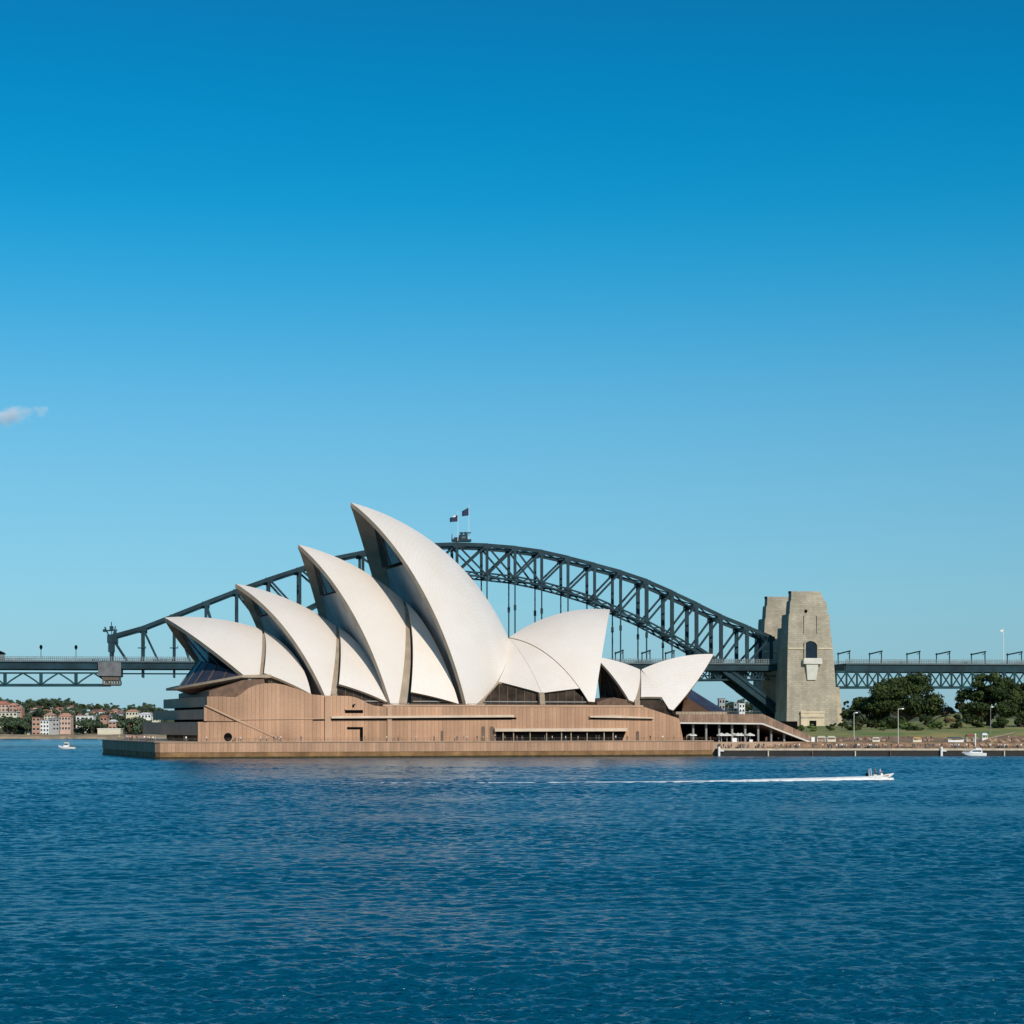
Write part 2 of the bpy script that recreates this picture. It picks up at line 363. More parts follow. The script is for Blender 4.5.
# far shore hills
def hfar(x, y):
    d = y - 1462
    left = smooth(-250, -560, x)
    z = -1 + 3.2*smooth(0, 14, d) + (13 + 13*left + 2*math.sin(x*.03))*smooth(30, 190, d)
    if x > 0: z += 6*smooth(60, 190, x)*smooth(30, 200, d)
    return z
mb = MB(); mb.grid([[(x, y + 6*math.sin(x*.05), hfar(x, y)) for x in np.linspace(-900, 900, 160)] for y in list(np.linspace(1458, 1500, 10)) + list(np.linspace(1510, 2100, 24))])
tag(mb.build('far_hill', mat('hill_ground', (.10,.105,.05), .95, 0, .06, col2=(.05,.07,.035), fine=.3), smooth=True), kind='structure')
mb = MB(); mb.grid([[(x, y + 6*math.sin(x*.05), z + .4*math.sin(x*.3)) for x in np.linspace(-900, 900, 200)] for y, z in ((1456, -1.6), (1458.5, 1.0), (1466, 1.7), (1474, 2.6))])
tag(mb.build('far_shoreline', mat('shore_rock', (.40,.31,.20), .95, 0, .12, col2=(.22,.17,.11), fine=.3)), kind='structure')
# ------------------------------------------------------------------ the white-shelled hall
OP = Frame(-103.0, 585.0, 18.0)
hall = thing('opera_house', 'large hall with overlapping white tiled sail roofs on a pink granite podium by the water', 'concert hall', (OP.x, OP.y, 0), OP.a)
CAML = OP.local((0, 0, CAMH))
def ray_local(px, py):
    d = Vector(((px-512)/F_PX, 1, (HOR-py)/F_PX)); q = Vector((d.x*OP.c + d.y*OP.n, -d.x*OP.n + d.y*OP.c, d.z)); return q.normalized()
def hit_sphere(px, py, C, rho):
    d = ray_local(px, py); o = CAML - C; b = o.dot(d); c = o.dot(o) - rho*rho; D = b*b - c
    return CAML + d*(-b - math.sqrt(D)) if D > 0 else CAML + d*(-b)
def arc(A, B, C, rho, Mid=None, n=24):
    """arc of the sphere from A to B: great circle, or the small circle through Mid"""
    if Mid is None: nrm = (A-C).cross(B-C).normalized(); cc = C
    else:
        nrm = (Mid-A).cross(B-A).normalized(); cc = C + nrm*((A-C).dot(nrm))
    a, b = A-cc, B-cc; ang = a.angle(b); e1 = a.normalized(); e2 = (b - e1*b.dot(e1)).normalized(); r = a.length
    return [cc + (e1*math.cos(ang*i/n) + e2*math.sin(ang*i/n))*r for i in range(n+1)]
def through(A, B, Cc, rho, away):
    """centre of the sphere of radius rho through three points, on the side away from `away`"""
    u, v = B-A, Cc-A; n = u.cross(v); L2 = n.length_squared
    cc = A + (n.cross(u)*v.length_squared + v.cross(n)*u.length_squared)/(2*L2)
    h = math.sqrt(max(rho*rho - (cc-A).length_squared, 1)); n.normalize()
    c1, c2 = cc + n*h, cc - n*h
    return c1 if (c1-away).length > (c2-away).length else c2
def patch(left, right, top, C, rho, n):
    """left/right: bottom→top point lists; top: list from left top to right top"""
    rows = []
    for i in range(n+1):
        u = i/n; row = []
        for j in range(n+1):
            v = j/n; p = left[i]*(1-v) + right[i]*v
            p = p + (top[j] - (top[0]*(1-v)+top[-1]*v))*u
            row.append(C + (p-C).normalized()*rho)
        rows.append(row)
    return rows
def sheet(name, grids, mats, parent, uvs=(1, 1), label=None):
    """grids: (outer rows, inner rows); outer gets mats[0], inner face and rim mats[1]; written to one mesh with UVs"""
    mb = MB(); UV = []
    for G, I in grids:
        a_, b_, c_ = G[4][4], G[4][5], G[5][5]; flip = (b_-a_).cross(c_-a_).dot(a_-I[4][4]) < 0
        if flip: G = [r[::-1] for r in G]; I = [r[::-1] for r in I]
        nr, nc = len(G), len(G[0]); o = len(mb.v)
        mb.v += [tuple(p) for r in G for p in r] + [tuple(p) for r in I for p in r]; k = nr*nc
        for i in range(nr-1):
            for j in range(nc-1):
                mb.f.append([o+i*nc+j, o+i*nc+j+1, o+(i+1)*nc+j+1, o+(i+1)*nc+j]); mb.m.append(0)
                UV.append([((jj)/(nc-1)*uvs[0], ii/(nr-1)*uvs[1]) for ii, jj in ((i,j),(i,j+1),(i+1,j+1),(i+1,j))])
                mb.f.append([o+k+(i+1)*nc+j, o+k+(i+1)*nc+j+1, o+k+i*nc+j+1, o+k+i*nc+j]); mb.m.append(1); UV.append([(0,0)]*4)
        edge = [(0, j) for j in range(nc)] + [(i, nc-1) for i in range(1, nr)] + [(nr-1, j) for j in range(nc-2, -1, -1)] + [(i, 0) for i in range(nr-2, 0, -1)]
        e0 = len(mb.v); ne = len(edge)
        mb.v += [tuple(G[a][c]) for a, c in edge] + [tuple(I[a][c]) for a, c in edge]
        for a in range(ne):
            c = (a+1) % ne; mb.f.append([e0+c, e0+a, e0+ne+a, e0+ne+c]); mb.m.append(1); UV.append([(0,0)]*4)
    me = mb.mesh(name, mats, fix=False)
    lay = me.uv_layers.new(name='UVMap')
    for poly in me.polygons:     # written per loop by position in the face list (recalc keeps face order, may flip loops)
        vs = list(mb.f[poly.index]); u = UV[poly.index]
        for li in poly.loop_indices: lay.data[li].uv = u[vs.index(me.loops[li].vertex_index)]
    me.polygons.foreach_set('use_smooth', [m == 0 for m in mb.m])
    o = bpy.data.objects.new(name, me); COL.objects.link(o); o.parent = parent
    if label: o['label'] = label
    return o
def mirror(rows, w0): return [[Vector((p.x, 2*w0-p.y, p.z)) for p in r] for r in rows]
def inset(rows, C, d): return [[C + (p-C)*((p-C).length-d)/(p-C).length for p in r] for r in rows]

def main_shell(T, Rr, F1, F2, w0, wf, r, Mp=None, Np=None, th=1.3, parent=hall, n=24, name='roof_shell', uvs=(34, 64)):
    t, rr = OP.pt(*T, w0), OP.pt(*Rr, w0); f1, f2 = OP.pt(*F1, wf), OP.pt(*F2, wf)
    mid = (t+rr)/2; ch = rr-t; h = math.sqrt(r*r - ch.length_squared/4); pn = Vector((ch.z, 0, -ch.x)).normalized()
    c2 = min((mid+pn*h, mid-pn*h), key=lambda c: c.z)
    f = (f1+f2)/2; v = f-c2; d = (v.length_squared - r*r)/(2*v.y)
    C = c2 + Vector((0, d, 0)); rho = math.hypot(r, d)
    f1 = C + (f1-C).normalized()*rho; f2 = C + (f2-C).normalized()*rho
    m = hit_sphere(*Mp, C, rho) if Mp else None; q = hit_sphere(*Np, C, rho) if Np else None
    lip = arc(f1, t, C, rho, m, n); rear = arc(f2, rr, C, rho, q, n)
    e1 = (t-c2).normalized(); ang = (t-c2).angle(rr-c2); e2 = ((rr-c2) - e1*(rr-c2).dot(e1)).normalized()
    ridge = [c2 + (e1*math.cos(ang*j/n)+e2*math.sin(ang*j/n))*r for j in range(n+1)]
    G = patch(lip, rear, ridge, C, rho, n); I = inset(G, C, th)
    # the inner skin may not cross the middle plane
    I = [[Vector((p.x, min(p.y, w0-.02), p.z)) for p in row] for row in I]
    o = sheet(name, [(G, I), (mirror(G, w0), mirror(I, w0))], [M['tile'], M['concrete']], parent, uvs)
    return dict(C=C, rho=rho, lip=lip, rear=rear, ridge=ridge, w0=w0, obj=o, t=t, d=d, I=I)
def tri_shell(name, A, B, Cc, rho, w0, parent=hall, th=.8, uvs=(26, 46), n=14, mats=None, Mab=None, Mac=None):
    """spherical triangle: apex A, base B–Cc (local points)"""
    ctr = through(A, B, Cc, rho, CAML); 
    l = arc(B, A, ctr, rho, hit_sphere(*Mab, ctr, rho) if Mab else None, n); rgt = arc(Cc, A, ctr, rho, hit_sphere(*Mac, ctr, rho) if Mac else None, n)
    rows = []
    bot = arc(B, Cc, ctr, rho, None, n)
    for i in range(n+1):
        u = i/n
        row = []
        for j in range(n+1):
            v = j/n; p = l[i]*(1-v)+rgt[i]*v + (bot[j]-(bot[0]*(1-v)+bot[-1]*v))*(1-u)
            row.append(ctr + (p-ctr).normalized()*rho)
        rows.append(row)
    # stop just short of the apex so the top row keeps a width
    rows[-1] = [rows[-1][j]*.98+rows[-2][j]*.02 for j in range(n+1)]
    I = inset(rows, ctr, th); I = [[Vector((p.x, min(p.y, w0-.02), p.z)) for p in r] for r in I]
    return sheet(name, [(rows, I), (mirror(rows, w0), mirror(I, w0))], mats or [M['tile'], M['concrete']], parent, uvs), l, rgt
def strip(name, L1, L2, mtl, parent, th=.9, back=Vector((0, 1, 0)), w0=None):
    """a narrow rib between two edge curves, and its twin on the far side"""
    n = len(L1); G = [[a, b] for a, b in zip(L1, L2)]; I = [[a+back*th, b+back*th] for a, b in zip(L1, L2)]
    for g, i in ((G, I), (mirror(G, w0), mirror(I, w0))):
        MB().loft([[g[k][0], g[k][1], i[k][1], i[k][0]] for k in range(n)]).build(name, mtl, parent)
def infill(sh, u0, u1, v, drop, mtl, name, parent=hall, mull=0, cols=8):
    """wall between the two lips of one shell: ruled across from its inner skin, set back from the lip by the share v"""
    I = sh['I']; n = len(I)-1; C = sh['C']; rows = []; w0 = sh['w0']; j0 = int(v*n); f = v*n-j0
    for k in range(17):
        x = (u0+(u1-u0)*k/16)*n; i = min(n-1, int(x)); e = x-i
        p = (I[i][j0]*(1-f)+I[i][j0+1]*f)*(1-e) + (I[i+1][j0]*(1-f)+I[i+1][j0+1]*f)*e
        p = p + (C-p).normalized()*drop; y0 = min(p.y, w0-.1)
        rows.append([Vector((p.x, y0+(2*w0-2*y0)*j/cols, p.z)) for j in range(cols+1)])
    mb = MB(); mb.grid(rows); o = mb.build(name, mtl, parent)
    if mull:
        for q in range(1, mull):
            j = cols*q/mull; a = int(j); mm = MB()
            pts = [r[a].lerp(r[min(a+1, cols)], j-a) + Vector((0, -.15, 0)) for r in rows]
            for p, q2 in zip(pts[:-1], pts[1:]):
                if (q2-p).length > .05: mm.bar(p, q2, .4, .4)
            mm.build('mullion', M['bronze'], o)
    return o

W0, WF = 50.0, 16.0
sh1 = main_shell((164.5,617.5), (262,629.5), (250.5,681), (258.5,683), W0-4, WF, 76, Mp=(217.5,654), Np=(261.5,656))
sh2 = main_shell((235.5,583.5), (336,626), (324,696), (331,696), W0, WF, 80, Mp=(288,632), Np=(335,660))
sh3 = main_shell((298.5,544.5), (403,600), (389,705), (400,705), W0, WF, 79, Mp=(350,608), Np=(405,652))
sh4 = main_shell((351,502.5), (508,637), (463,705), (478,705), W0, WF, 78, Mp=(418,582), Np=(501,675))
sh5 = main_shell((610,609.5), (509,637.5), (594.5,702.5), (588.5,701), W0, WF, 56, Mp=(602.5,652), Np=(567,672))
# side shells behind each big shell, their rib strips and the crease between the last two
def side(sh, foot_rear, Bp, Cp, w0, rho=60, apex_shift=0, Mac=None, Mab=None):
    A = sh['ridge'][-1] + Vector((apex_shift, -.3, -.25))
    B, Cc = OP.pt(*Bp, WF+.4), OP.pt(*Cp, WF+.6)
    return tri_shell('side_shell', A, B, Cc, rho, w0, Mac=Mac, Mab=Mab)
o, l, r1 = side(sh1, None, (264,673), (311,694), W0-4, 70, .4, Mac=(288,648), Mab=(266,652))
strip('rib', sh1['rear'][:22], [p + Vector((1.5*(1-.6*i/22), -.25, 0)) for i, p in enumerate(sh1['rear'][:22])], M['concrete'], sh1['obj'], w0=W0-4)
o, l, r2 = side(sh2, None, (339,684), (387,702), W0, 62, .4, Mac=(367,655), Mab=(341,655))
strip('rib', sh2['rear'][:23], [p + Vector((1.9*(1-.5*i/22), -.25, 0)) for i, p in enumerate(sh2['rear'][:23])], M['concrete'], sh2['obj'], w0=W0)
o, l, r3 = side(sh3, None, (411,692), (459,704), W0, 62, .4, Mac=(438,648), Mab=(413,645))
strip('rib', sh3['rear'][:23], [p + Vector((2.6*(1-.6*i/22), -.25, 0)) for i, p in enumerate(sh3['rear'][:23])], M['concrete'], sh3['obj'], w0=W0)
A4 = sh4['ridge'][-1] + Vector((.3, -.3, -.5))
def stretched(l, rgt, n=14, bulge=.5):
    def res(L):
        out = []
        for i in range(n+1):
            x = (len(L)-1)*i/n; k = min(len(L)-2, int(x)); out.append(L[k].lerp(L[k+1], x-k))
        return out
    l, rgt = res(l), res(rgt); nrm = Vector((0, -1, .35)).normalized()
    rows = [[l[i].lerp(rgt[i], j/n) + nrm*bulge*math.sin(math.pi*j/n)*math.sin(math.pi*min(1, .15+.85*i/n)) for j in range(n+1)] for i in range(n+1)]
    I = [[p + Vector((0, .8, -.3)) for p in rw] for rw in rows]; I = [[Vector((p.x, min(p.y, W0-.02), p.z)) for p in rw] for rw in I]
    rows = [[Vector((p.x, min(p.y, W0-.01), p.z)) for p in rw] for rw in rows]
    return sheet('side_shell', [(rows, I), (mirror(rows, W0), mirror(I, W0))], [M['tile'], M['concrete']], hall, (20, 30))
def cut(L, ypx):
    return [p for p in L if OP.proj(p)[1] <= ypx]
low = OP.pt(541.4, 693, WF+.8); ctr = through(A4, low, OP.pt(500,681,WF+1), 150, CAML); crease = arc(low, A4, ctr, 150, None, 16)
into = Vector((-.25, .45, -.1))
stretched([p + Vector((-.3, .35, 0)) for p in cut(sh4['rear'], 682)], crease, bulge=.3)
stretched([p + Vector((.08, 0, 0)) for p in crease], [p + Vector((.5, .45, 0)) for p in cut(sh5['rear'], 689)], bulge=.3)
strip('rib', sh4['rear'][:19], [p + Vector((2.8*(1-.8*i/19), -.15, -.2)) for i, p in enumerate(sh4['rear'][:19])], M['concrete'], sh4['obj'], th=2.5, w0=W0)
# glass and concrete inside the open mouths
for sh, us in ((sh2, .70), (sh3, .67), (sh4, .67)):
    infill(sh, us, .97, .10, .1, M['glass'], 'glass_wall', mull=3)
    infill(sh, .0, us, .13, .15, M['mouth'], 'mouth_wall')
infill(sh1, .12, .97, .09, .1, M['glass_blue'], 'glass_wall', mull=3)
infill(sh5, .03, .97, .10, .1, M['glass'], 'glass_wall', mull=5)
# glass skirt and brim at the harbour end
def curve_pts(near, front, w0, wn, n=10, pw=2.0):
    """half-round plan curve from a near point to its mirror, bulging to a front point in the middle"""
    a, b = OP.pt(*near, wn), OP.pt(*front, w0-1); out = []
    for i in range(2*n+1):
        t = -1 + i/n; k = abs(t)**pw
        out.append(Vector((b.x+(a.x-b.x)*k, w0 + t*(w0-wn), b.z+(a.z-b.z)*k)))
    return out
w1 = W0-4
top = curve_pts((241,675), (199,661), w1, 19); bot = curve_pts((242,678), (179,688), w1, 16.5, pw=1.8)
mb = MB(); mb.grid([bot, top]); mb.grid([[p+Vector((.3,0,-.3)) for p in bot], [p+Vector((.3,0,-.3)) for p in top]])
sk = mb.build('glass_skirt', M['glass_violet'], hall)
for i in range(2, 19, 2): MB().bar(bot[i]+Vector((-.1,0,.1)), top[i]+Vector((-.1,0,.1)), .22).build('mullion', M['bronze'], sk)
brim = curve_pts((242,677.5), (168,690.5), w1, 15.5, pw=2.4)
mb = MB(); inn = [p + Vector((9, 0, 0)) for p in brim]
mb.loft([[brim[i], inn[i], inn[i]+Vector((0,0,1.0)), brim[i]+Vector((0,0,.75))] for i in range(len(brim))])
mb.build('brim', M['concrete'], hall)
mb = MB(); lo = [Vector((p.x+7.5, w1+(p.y-w1)*.9, p.z-1.3)) for p in brim]; up = [Vector((p.x+3.5, w1+(p.y-w1)*.92, p.z)) for p in brim]
mb.grid([lo, up]); mb.build('soffit', M['wood'], hall)
mb = MB(); mb.prism([(q.x, q.z) for q in [OP.pt(a_, b_, 15.5) for a_, b_ in ((209,699),(209,691),(228,685),(243,680),(264,679),(264,699))]], 15.5, 2*w1-15.5); mb.build('lobby_wall', M['wood'], hall)

# --- podium
def interp2(tab, x):
    if x <= tab[0][0]: return tab[0][1]
    for (x0, y0), (x1, y1) in zip(tab, tab[1:]):
        if x <= x1: return y0 + (y1-y0)*(x-x0)/max(1e-6, x1-x0)
    return tab[-1][1]
zt = lambda px, py, w=10: OP.pt(px, py, w).z
s_ = lambda px, w=10: OP.s_of(px, w)
ZB = zt(400, 741, 10)                     # broadwalk level
ZT = zt(430, 706.5)                       # terrace level
sL, sR = s_(207), s_(643)
base = thing('seawall', 'long pink granite promenade wall standing in the water below the white-shelled hall', 'seawall', (OP.x, OP.y, 0), OP.a)
Lb = s_(713, 0)
mb = MB(); mb.plan([(0,0),(Lb,0),(Lb,104),(-2,104),(-5.2,101),(-1.2,1.4)], 1.45, ZB-.25); mb.build('wall', M['seawall'], base)
mb = MB(); mb.plan([(.15,.15),(Lb-.1,.15),(Lb-.1,103.8),(-2,103.8),(-5.0,100.8),(-1.0,1.5)], -2.5, 1.447); mb.build('tide_band', M['tide'], base)
mb = MB(); mb.plan([(-.05,-.06),(Lb+.06,-.06),(Lb+.06,104),(-2.2,104),(-5.3,101),(-1.35,1.3)], -2.5, .12); mb.build('weed_line', M['weed'], base)
mb = MB(); mb.plan([(0,-.25),(Lb+.2,-.25),(Lb+.2,104.2),(-2,104.2),(-5.5,101),(-1.5,1.2)], ZB-.247, ZB); mb.build('coping', M['paving'], base)
mb = MB(); zr = ZB+1.0
for i in range(int(Lb/2)): mb.box(i*2+.2, i*2+.26, .3, .36, ZB, zr)
for i in range(45): x = -.9-.04*(2+i*2); mb.box(x, x+.06, 4+i*2, 4.06+i*2, ZB, zr)
for z in (zr, zr-.45): mb.box(0, Lb, .3, .36, z, z+.05); mb.bar((-1.1,4,z), (-4.5,93,z), .05)
mb.build('railing', M['bronze'], base)

mb = MB(); mb.box(sL+3, sR-1, 13.3, 84, ZB, ZT-.4); mb.box(sR-.9, s_(676), 13.3, 70, ZB, zt(676,718.5)); podium = mb.build('podium', M['clad'], hall)
# near facade: one profile with its hump over the side entrance
def facade_poly(pts, w=10): return [(OP.pt(a, b, w).x, OP.pt(a, b, w).z) for a, b in pts]
hump = [(207,741.5), (207,696.5), (236,697), (241,694), (248,688.5), (256,685), (265,683.3), (275,683.2), (285,685), (295,688.3), (305,692), (313,694.5), (325,695.6), (334,695.6), (349,696), (356,697.5), (362,700), (368,703.5), (375,705.8), (382,706.5), (500,706.5), (600,707), (643,706.5), (679,718.5), (683.5,741.5)]
mb = MB(); mb.prism(facade_poly(hump), 10, 13.2); mb.build('facade', M['clad'], hall)
# hump body behind
mb = MB(); mb.prism(facade_poly([(236,706),(241,694.3),(248,688.8),(256,685.3),(265,683.6),(275,683.5),(285,685.3),(295,688.6),(305,692.3),(313,694.8),(313,706)]), 13.2, 19); mb.build('entrance_hood', M['clad_plain'], hall)
# terrace parapet
mb = MB(); mb.box(s_(383), s_(643), 9.8, 10.25, zt(500,706.6), zt(500,706.6)+.55); mb.build('parapet', M['clad_plain'], hall)
mb = MB(); mb.box(s_(383), s_(640), 15.2, 15.25, ZT+.9, ZT+1.0)
for i in range(75): x = s_(383)+(s_(640)-s_(383))*i/74; mb.box(x-.04, x+.04, 15.2, 15.26, ZT-.4, ZT+.95)
mb.build('railing', M['bronze'], hall)
# stair flanks and panels, standing proud
def panel(pts, proud, name, mtl=M['clad_plain'], thick=None):
    w = 10-proud; mb = MB(); mb.prism(facade_poly(pts, w), w, 10-.003 if thick is None else w+thick); return mb.build(name, mtl, hall)
panel([(198,741.5),(198,722.5),(237.5,722),(286,741.5)], .9, 'stair_flank', M['clad'])
panel([(204,721),(204,706.5),(237,720.6),(237,721.2)], .5, 'stair_flank', M['clad'])
panel([(204.3,705.4),(207,705.0),(238,719.2),(286,741.2),(282.5,741.2),(237,721)], 1.15, 'stair_rail', M['clad_plain'], .4)
panel([(238,719.9),(238,719.0),(326,718.2),(326,719.1)], .28, 'string_course')
panel([(325,741.5),(325,696.5),(331,696.5),(331,741.5)], .7, 'pilaster')
panel([(387.5,741.5),(387.5,707),(392,707),(392,741.5)], .7, 'pilaster')
panel([(331.5,718.4),(331.5,716.2),(514,714.9),(514,717.2)], 1.5, 'ledge', M['ledge'])
panel([(331.5,720.2),(331.5,718.7),(516.5,717.5),(516.5,719.4)], .05, 'slot_and_shade', M['dark'])  # dark strip drawn as the shadow cast beneath the ledge
panel([(590,717.4),(590,716),(613,715.2),(654,717.6),(654,718.6)], 1.3, 'ledge', M['ledge'])
panel([(590,719.3),(590,717.7),(654,718.8),(652,719.6)], .05, 'slot_and_shade', M['dark'])  # the second ledge's shadow, put in as a dark strip
panel([(313,720.4),(313,719.4),(326,719.3),(326,720.3)], .3, 'slot_and_shade', M['dark'])
panel([(345,713.2),(345,710.2),(363,710.2),(363,713.2)], .04, 'slot_and_shade', M['dark'])
panel([(345,710.0),(345,709.2),(363.6,709.2),(363.6,710.0)], .6, 'slot_hood')
panel([(352,707.5),(352.5,704.5),(356,703.8),(354.5,705.5),(354,707.5)], .04, 'slot_and_shade', M['dark'])
panel([(359.8,741.3),(359.8,729.5),(347,729.5),(347,727),(363,727),(363,741.3)], .04, 'doorway', M['dark'])
def door(cx, w1, top, arch=True):
    pts = [(cx-w1/2,741.3),(cx-w1/2,top+w1*.5)] + ([(cx-w1/2*math.cos(a), top+w1*.5-w1*.5*math.sin(a)) for a in (.5,1.05,1.57,2.1,2.64)] if arch else [(cx-w1/2,top),(cx+w1/2,top)]) + [(cx+w1/2,top+w1*.5),(cx+w1/2,741.3)]
    panel(pts, .04, 'doorway', M['bronze' if arch else 'dark'])
door(442, 2.6, 730.5); door(483.2, 3.6, 726.2); door(492, 4.6, 726.2); door(637.5, 3.4, 731)
# round porthole
c = OP.pt(228, 737, 9.05); mb = MB(); mb.tube((c.x,9.06,c.z), (c.x,8.98,c.z), 1.25, n=20); mb.build('porthole', M['dark'], hall)
# long restaurant window strip under an awning slab
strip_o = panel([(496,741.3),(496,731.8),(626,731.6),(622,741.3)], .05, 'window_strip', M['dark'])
panel([(495,731.5),(495,728.6),(627.5,728.2),(627.5,731.2)], 1.6, 'awning_slab', M['ledge'])
for px in (503, 513.5, 530, 546.5, 561.5, 571, 587, 604, 613):
    p = OP.pt(px, 741, 9.6); mb = MB(); mb.box(p.x-.15, p.x+.15, 9.45, 9.8, ZB, zt(px, 731.7, 9.6)); mb.build('column', M['concrete'], hall)
# terraces at the harbour end, stacked back, dark slots between
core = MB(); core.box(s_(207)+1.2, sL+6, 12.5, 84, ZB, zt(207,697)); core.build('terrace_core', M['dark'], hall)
for (pxn, y0, y1, skew) in ((197.5, 722, 735.3, 6.0), (204.3, 709.3, 719.3, 4.6), (207.3, 696.5, 706.6, 2.0)):
    p0, p1 = OP.pt(pxn, y0, 10.3), OP.pt(pxn, y1, 10.3); mb = MB()
    mb.plan([(p0.x, 10.3), (sL+5.5, 10.3), (sL+5.5, 88), (p0.x-skew, 88)], p1.z, p0.z); mb.build('terrace_wall', M['clad_plain'], hall)
for i in range(18): x = OP.pt(200.5, 738, 12).x; MB().box(x, x+.5, 14+i*4, 14.5+i*4, ZB, zt(197.5,735.4)+.2).build('column', M['clad_plain'], hall)
# glazing under the shells, bay by bay
for pts in ([(263,690),(263,673.5),(290,680),(306,686),(306,692)], [(337,708),(337,684.5),(386,697.5),(386,708)], [(411,708),(411,692.5),(456,702.5),(456,708)], [(482,708),(487,696),(499,682.5),(541,694.5),(541,708)], [(541.5,708),(541.5,694),(574,689.5),(590,702),(590,708)]):
    ww = WF+2.2; q = [OP.pt(*p, ww) for p in pts]; mb = MB(); mb.prism([(p.x, p.z-.25) for p in q], ww, ww+.4); g = mb.build('foyer_glazing', M['glass_brown'], hall)
    x0, x1 = min(p.x for p in q), max(p.x for p in q); n = int((x1-x0)/2.6); ups = sorted([(p.x, p.z-.3) for p in q[1:-1]])
    for i in range(1, n):
        x = x0+(x1-x0)*i/n; z1 = interp2(ups, x); mb = MB(); mb.box(x-.09, x+.09, ww-.22, ww-.003, ZT-.6, max(z1, ZT)); mb.build('mullion', M['bronze'], g)
    mb = MB(); mb.box(x0+.4, x1-.4, ww-.6, ww-.23, ZT+1.5, ZT+1.85); mb.build('transom', M['concrete_grey'], g)
for px, py in ((541,692.5), (261,681), (334,694), (406,704)):
    a, b = OP.pt(px, py, WF+.5), OP.pt(px+1.2, 707, WF+.5); mb = MB(); mb.bar(a, b, 1.7, 1.6, up=(0,1,0)); mb.build('pier', M['concrete'], hall)

# --- the small two-shelled restaurant at the right end
rest = thing('restaurant_pavilion', 'small pavilion of two white sail roofs back to back right of the hall', 'pavilion', (OP.x, OP.y, 0), OP.a)
W2, WF2 = 27.0, 13.6
s6 = main_shell((594.5,656.5), (640,669.5), (629,700), (634,702), W2, WF2, 60, Mp=(615,679), Np=(639,686), th=.8, parent=rest, n=16, uvs=(18,16))
s7 = main_shell((713.5,654), (641.5,669.5), (673,711), (669,708), W2, WF2, 60, Mp=(694,685), Np=(656,689), th=.8, parent=rest, n=16, uvs=(22,18))
A6 = s6['ridge'][-1] + Vector((.2,-.2,-.2))
tri_shell('side_shell', A6, OP.pt(641,697,WF2+.5), OP.pt(662,697,WF2+.5), 60, W2, parent=rest, n=10, uvs=(9,10))
strip('rib', s6['rear'][:15], [p + Vector((1.6*(1-.7*i/15), -.2, 0)) for i, p in enumerate(s6['rear'][:15])], M['concrete'], s6['obj'], w0=W2)
infill(s6, .03, .96, .12, .1, M['glass_amber'], 'glass_wall', parent=rest, mull=4)
infill(s7, .30, .96, .12, .1, M['glass_amber'], 'glass_wall', parent=rest, mull=4)
# glass skirt falling to the right
def flank(ptsw, mtl, nm):
    q = [OP.pt(a_, b_, c_) for a_, b_, c_ in ptsw]
    for sgn in (0, 1):
        v = [Vector((p.x, 2*W2-p.y if sgn else p.y, p.z)) for p in q]; u = [p+Vector((-.15, .3 if not sgn else -.3, -.25)) for p in v]; n = len(v)
        MB().add(v+u, [tuple(range(n)), tuple(range(2*n-1, n-1, -1))] + [(i, n+i, n+(i+1)%n, (i+1)%n) for i in range(n)]).build(nm, mtl, rest)
flank([(692,690,W2), (725,710.5,W2), (726,711.6,WF2+4), (711,711.6,WF2), (688,698,WF2+4)], M['glass_violet'], 'glass_skirt')
flank([(688,698,WF2+4), (710.5,711.6,WF2+.3), (682,711.6,WF2+.3), (684,700,WF2+4)], M['glass_amber'], 'glass_wall')
flank([(692,690,W2-.1), (688,698,WF2+4), (684,698,WF2+4), (692,676,W2-.1)], M['glass_amber'], 'glass_wall')
e0, e1 = OP.pt(676,711.7,WF2-.6), OP.pt(727,712.6,WF2-.6)
mb = MB(); mb.box(e0.x, e1.x, WF2-.6, 2*W2-WF2+.6, e1.z-.6, e0.z); mb.build('eave', M['concrete'], rest)
mb = MB(); mb.box(e0.x+.5, e1.x-1.5, WF2+.4, 2*W2-WF2-.4, e1.z-3.5, e1.z-.603); mb.build('lower_wall', M['wood'], rest)
mb = MB(); mb.prism([(q.x, q.z) for q in [OP.pt(a_, b_, WF2+1) for a_, b_ in ((597,709),(597,702.5),(606,699),(614,697.5),(622,699),(640,702),(640,709))]], WF2+1, 2*W2-WF2-1); mb.build('lower_wall', M['wood'], rest)
mb = MB(); mb.prism([(q.x, q.z) for q in [OP.pt(a_, b_, WF2+1.8) for a_, b_ in ((638,712),(638,702),(641,698),(660,698),(668,706),(671,716),(660,716))]], WF2+1.8, WF2+2.1); mb.build('foyer_glazing', M['glass_brown'], rest)
mb = MB(); p = OP.pt(637, 702, WF2); mb.box(p.x-.9, p.x+.9, WF2-.4, WF2+.9, ZT-1, p.z+.6); mb.build('pier', M['concrete'], rest)

